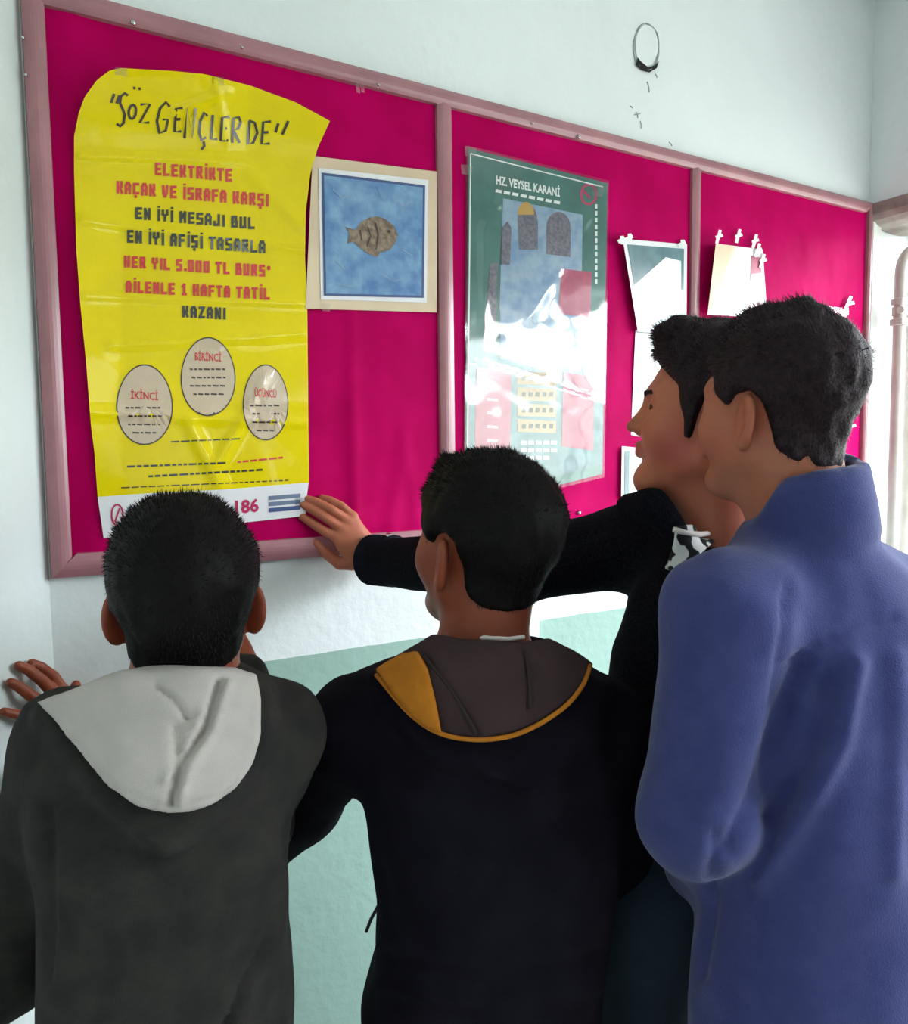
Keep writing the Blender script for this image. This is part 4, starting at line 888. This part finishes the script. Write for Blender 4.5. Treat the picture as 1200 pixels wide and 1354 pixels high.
# ---------- boy 2: black navy hoodie, mustard trim, centre
rows = rows_px([(860, 578, 712, 1.0, .062), (890, 535, 770, 1.0, .078), (940, 488, 812, 1.0, .095), (1000, 470, 822, 1.0, .112), (1070, 482, 822, 1.0, .118), (1180, 498, 812, 1.0, .115), (1260, 494, 800, 1.0, .115), (1330, 482, 796, 1.0, .12), (1400, 484, 796, 1.0, .125), (1560, 488, 790, 1.0, .125)])
c = P(640, 1400, 1.0); fa2 = 3
arms2 = [dict(s=P(466, 962, 1.0), e=P(404, 1062, 1.13), w=P(322, 1150, 1.27), side='L', hdir=(-.1, .9, .3), hback=(0, -.3, 1), r=(.060, .053, .042)),
         dict(s=P(800, 965, 1.03), e=P(812, 1150, 1.10), w=P(720, 1130, 1.27), side='R', hdir=(-.3, .9, .2), hback=(0, -.3, 1), tsign=-1, r=(.062, .052, .042))]
boy2 = dict(label='boy in black-navy hoodie with mustard-trimmed brown hood, seen from behind in the centre', head=P(637, 724, 1.0), head_dir=(41, 10, 0), hs=1.0, neck=P(633, 868, .99), nr=.055, rows=rows, fa=fa2, arms=arms2,
    feet=foot_pts(c[0], c[1], fa2), hipz=.74, skin=M['skin_b'], hairm=M['blackhair'], hair_top=.014, hair_side=.009, tufts=[((-.02, .062, .098), (.02, .062, .098), .014, .014)], topname='hoodie', topm=M['g_navy'], hem=.72, legm=M['jeans'], seed=12, amp=.009,
    creases=[([(500, 1265), (640, 1300), (720, 1280), (785, 1260)], 12, -.007), ([(590, 985), (640, 1030), (690, 1060)], 7, -.005), ([(490, 1300), (640, 1325), (790, 1300)], 10, .006)])
boy2['raise'] = [([(470, 885), (515, 960), (575, 1010), (640, 1035), (695, 1064), (760, 1030), (805, 970), (820, 900), (783, 884), (750, 862), (725, 849), (574, 846), (530, 869)], .020, 12, 1.04)]
p2 = person(boy2)
L2 = [(493, 886), (530, 863), (572, 840), (640, 845), (690, 848), (725, 843), (755, 860), (783, 878), (775, 902), (750, 932), (715, 956), (680, 972), (640, 978), (600, 974), (570, 964), (540, 942), (518, 915)]
def roll2(p, d):
    pts = [P(572, 862, .985), P(590, 855, .95), P(640, 857, .935), P(690, 860, .945), P(722, 862, .975)]
    return smin(d, chain(p, pts, [.008, .012, .012, .012, .008]), .012)
drape(p2, 'hood_lining', L2, M['g_brown'], .034, .007, 1.0, bulge=.006, extra=roll2, disp=fabric_disp(.002, [([(562, 868), (600, 915), (632, 970)], 3, -.003), ([(694, 855), (700, 900), (702, 950)], 3, -.003)], 78, 7))
drape(p2, 'mustard_panel', [(495, 884), (530, 864), (552, 860), (566, 885), (576, 925), (584, 970), (562, 962), (535, 938), (514, 910)], M['g_orange'], .047, .006, 1.0, bulge=.006, h=.004)
on_tube(p2, 'piping', [(497, 892), (516, 915), (540, 944), (570, 966), (600, 976), (640, 979), (680, 973), (715, 957), (750, 933), (774, 903), (780, 880)], .0028, M['g_orange'], .042)
on_tube(p2, 'seam', [(560, 868), (590, 903), (612, 938), (630, 972)], .0022, M['g_dkbrown'], .045)
on_tube(p2, 'seam', [(694, 858), (699, 890), (701, 938)], .0018, M['g_dkbrown'], .045)
q = [P(x, y, d_) for x, y, d_ in [(600, 846, .955), (640, 843, .932), (672, 845, .936), (692, 842, .955)]]
MB().tube(q, .0028, 8).build('undershirt_collar', M['cotton'], p2['root'], smooth=True)
q = [P(504, 1190, .965), P(490, 1216, .98), P(484, 1232, .985)]
MB().tube(q, .0022, 6).build('drawstring', M['shoe'], p2['root'], smooth=True)

# ---------- boy 3: dark knit jacket, reaching to the poster
rows = rows_px([(735, 868, 985, 1.16, .062), (775, 822, 1010, 1.16, .085), (850, 800, 1010, 1.165, .10), (950, 796, 1000, 1.17, .105), (1060, 800, 990, 1.18, .105), (1170, 796, 985, 1.19, .11), (1300, 795, 980, 1.19, .115), (1420, 800, 975, 1.19, .11)])
c = P(885, 1300, 1.19); fa3 = 50
fj = [([onw(447, 711, .040), onw(428, 702, .030), onw(410, 690, .016), onw(399, 683, .010)], [.0105, .0100, .0094, .0082]),
      ([onw(454, 700, .043), onw(432, 686, .036), onw(411, 673, .018), onw(399, 667, .010)], [.0105, .0100, .0094, .0080]),
      ([onw(461, 690, .042), onw(440, 675, .037), onw(419, 664, .020), onw(405, 659, .010)], [.0100, .0096, .0090, .0077]),
      ([onw(467, 683, .038), onw(452, 669, .034), onw(436, 661, .022), onw(425, 658, .012)], [.0090, .0085, .0080, .0070]),
      ([onw(466, 745, .046), onw(449, 745, .034), onw(430, 731, .022), onw(417, 718, .016)], [.0155, .0130, .0108, .0085])]
w3 = onw(490, 740, .062); yy = n_(onw(455, 700, .042)-w3); zz = np.array((.1, -1., .1)); zz = n_(zz-yy*np.dot(zz, yy)); xx = np.cross(yy, zz); xx = xx if xx[2] < 0 else -xx
arms3 = [dict(s=P(838, 722, 1.25), e=P(672, 752, 1.32), w=w3, side='R', joints=fj, R=np.stack([xx, yy, zz], 1), fine=True, r=(.070, .060, .046), hs=.98, cut=.03),
         dict(s=P(955, 800, 1.06), e=P(975, 1060, 1.05), w=P(880, 1130, 1.12), side='L', hdir=(-.6, .5, -.2), hback=(0, -.3, 1), r=(.060, .052, .042))]
hp3 = [(.100, .084), (.082, .074), (.062, .056), (.044, .040), (.038, .016), (.030, -.004), (.028, -.030), (.014, -.034), (.012, -.006), (.008, .024)]+HAIRPOLY[9:]
boy3 = dict(label='boy in black-navy knit jacket, face in profile, reaching his hand to the yellow poster', head=P(934, 556, 1.10), head_dir=(72, 9, 0), hs=1.02, chub=.006, redness=.6, neck=P(940, 728, 1.15), nr=.060, rows=rows, fa=fa3, arms=arms3,
    feet=foot_pts(c[0]-.02, c[1]+.02, fa3), hipz=.84, skin=M['skin_c'], hairm=M['brownhair'], hairpoly=hp3, hair_top=.020, hair_side=.009, slen=.009, hamp=1.5, tufts=[((-.02, .055, .118), (-.012, .080, .110), .020, .016), ((.02, .055, .118), (.014, .078, .110), .019, .016), ((0, .0, .124), (0, .062, .122), .020, .018)],
    topname='jacket', topm=M['g_knit'], hem=.92, legm=M['jeans'], seed=13, amp=.006, creases=[([(745, 720), (800, 700), (850, 690)], 8, -.004), ([(600, 800), (640, 760), (690, 740)], 8, -.004)])
def col3(p, d):
    a = [P(836, 672, 1.13), P(862, 668, 1.085), P(893, 700, 1.075), P(905, 745, 1.085)]
    return smin(d, chain(p, a, [.022, .022, .018, .014]), .02)
boy3['extra'] = col3
p3 = person(boy3)
drape(p3, 'tee_shirt', [(893, 694), (950, 690), (958, 706), (938, 722), (915, 742), (890, 758), (878, 752), (888, 725)], M['g_tee'], .006, .004, 1.2, h=.004)
on_tube(p3, 'tee_collar', [(890, 700), (905, 705), (925, 708), (948, 703)], .004, M['cotton'], .012, d0=.8)
cuffd = n_(w3-np.array(arms3[0]['e'])); ca = w3-cuffd*.075; cb_ = w3-cuffd*.004; k = MB(); n = 25; pts = [ca+(cb_-ca)*t for t in np.linspace(0, 1, n)]
k.tube(pts, [.0515+(.0016 if i % 2 else -.0016)-(.009 if i in (0, n-1) else 0) for i in range(n)], 26).build('ribbed_cuff', M['g_cuff'], p3['root'], smooth=True)
bq = w3-cuffd*.05+np.array((0, -.012, .05)); MB().tube([bq, bq+np.array((0, -.002, .006))], [.008, .006], 12).build('cuff_button', M['metal'], p3['root'], smooth=True)

# ---------- boy 4: blue fleece, right
rows = rows_px([(700, 1015, 1125, .945, .066), (745, 975, 1170, .945, .085), (810, 935, 1240, .945, .105), (900, 945, 1262, .94, .12), (1020, 945, 1275, .94, .125), (1150, 925, 1285, .94, .13), (1260, 905, 1295, .94, .135), (1354, 898, 1305, .94, .14), (1480, 895, 1310, .94, .14), (1600, 905, 1300, .94, .14)])
c = P(1100, 1480, .94); fa4 = 22
arms4 = [dict(s=P(958, 812, .86), e=P(922, 1078, .865), w=P(925, 1142, 1.05), side='L', hdir=P(955, 1185, 1.13)-P(925, 1142, 1.05), hback=(-.6, -.6, -.3), tsign=1, r=(.066, .060, .050), fine=True, cut=.02),
         dict(s=P(1205, 800, 1.05), e=P(1215, 1080, 1.09), w=P(1060, 1130, 1.22), side='R', hdir=(-1, .3, 0), hback=(0, -.3, 1), tsign=-1, r=(.064, .056, .046))]
HP4 = HAIRPOLY[:9]+[(-.012, .026), (-.026, .014), (-.032, -.018), (-.044, -.046), (-.066, -.062), (-.09, -.068), (-.16, -.070)]+HAIRPOLY[-2:]
boy4 = dict(label='tall boy in blue fleece pullover, seen from behind at the right edge', head=P(1020, 546, .935), head_dir=(37, 4, 0), hs=.94, chub=.002, tufts=[((0, -.03, .116), (0, .03, .114), .028, .026)], hairpoly=HP4, slen=.009, hamp=1.6, neck=P(1056, 695, .94), nr=.057, rows=rows, fa=fa4, arms=arms4, feet=foot_pts(c[0], c[1], fa4), hipz=.80,
    skin=M['skin_a'], hairm=M['brownhair'], hair_top=.014, hair_side=.006, topname='fleece_pullover', topm=M['g_fleece'], hem=.72, legm=M['jeans'], seed=14, amp=.0075,
    creases=[([(1040, 775), (1030, 860), (1020, 930)], 6, -.007), ([(1035, 882), (1075, 855), (1130, 828), (1180, 820)], 3.5, -.005), ([(1060, 880), (1030, 950), (1000, 1040), (960, 1120)], 12, -.012), ([(1130, 880), (1110, 980), (1060, 1080), (1010, 1160)], 16, .014), ([(1095, 900), (1070, 990), (1020, 1080)], 14, -.012), ([(1180, 870), (1190, 1000), (1180, 1150)], 14, .006), ([(945, 1100), (940, 1180), (925, 1290)], 8, -.008), ([(920, 1050), (880, 1062)], 7, -.004)])
ax4 = n_(P(1058, 610, .93)-P(1072, 690, .94))
LF4 = n_(np.array((frame(fa4)[:, 1]*.8-frame(fa4)[:, 0]*.6)))
def col4(p, d):
    a = A_(P(1066, 712, .94)); q = p-a; h = q@A_(ax4); r = ln_(q-h[:, None]*A_(ax4)); R_ = .072-.05*(h-.02)*.4
    u = q@A_(LF4); hm = .082-.95*np.maximum(0, u-.012); e = np.sqrt(np.maximum(np.abs(r-R_)-.006, 0)**2+np.maximum(np.maximum(h-hm, -h), 0)**2)-.007
    return smin(d, e, .012)
boy4['extra'] = col4
p4 = person(boy4)
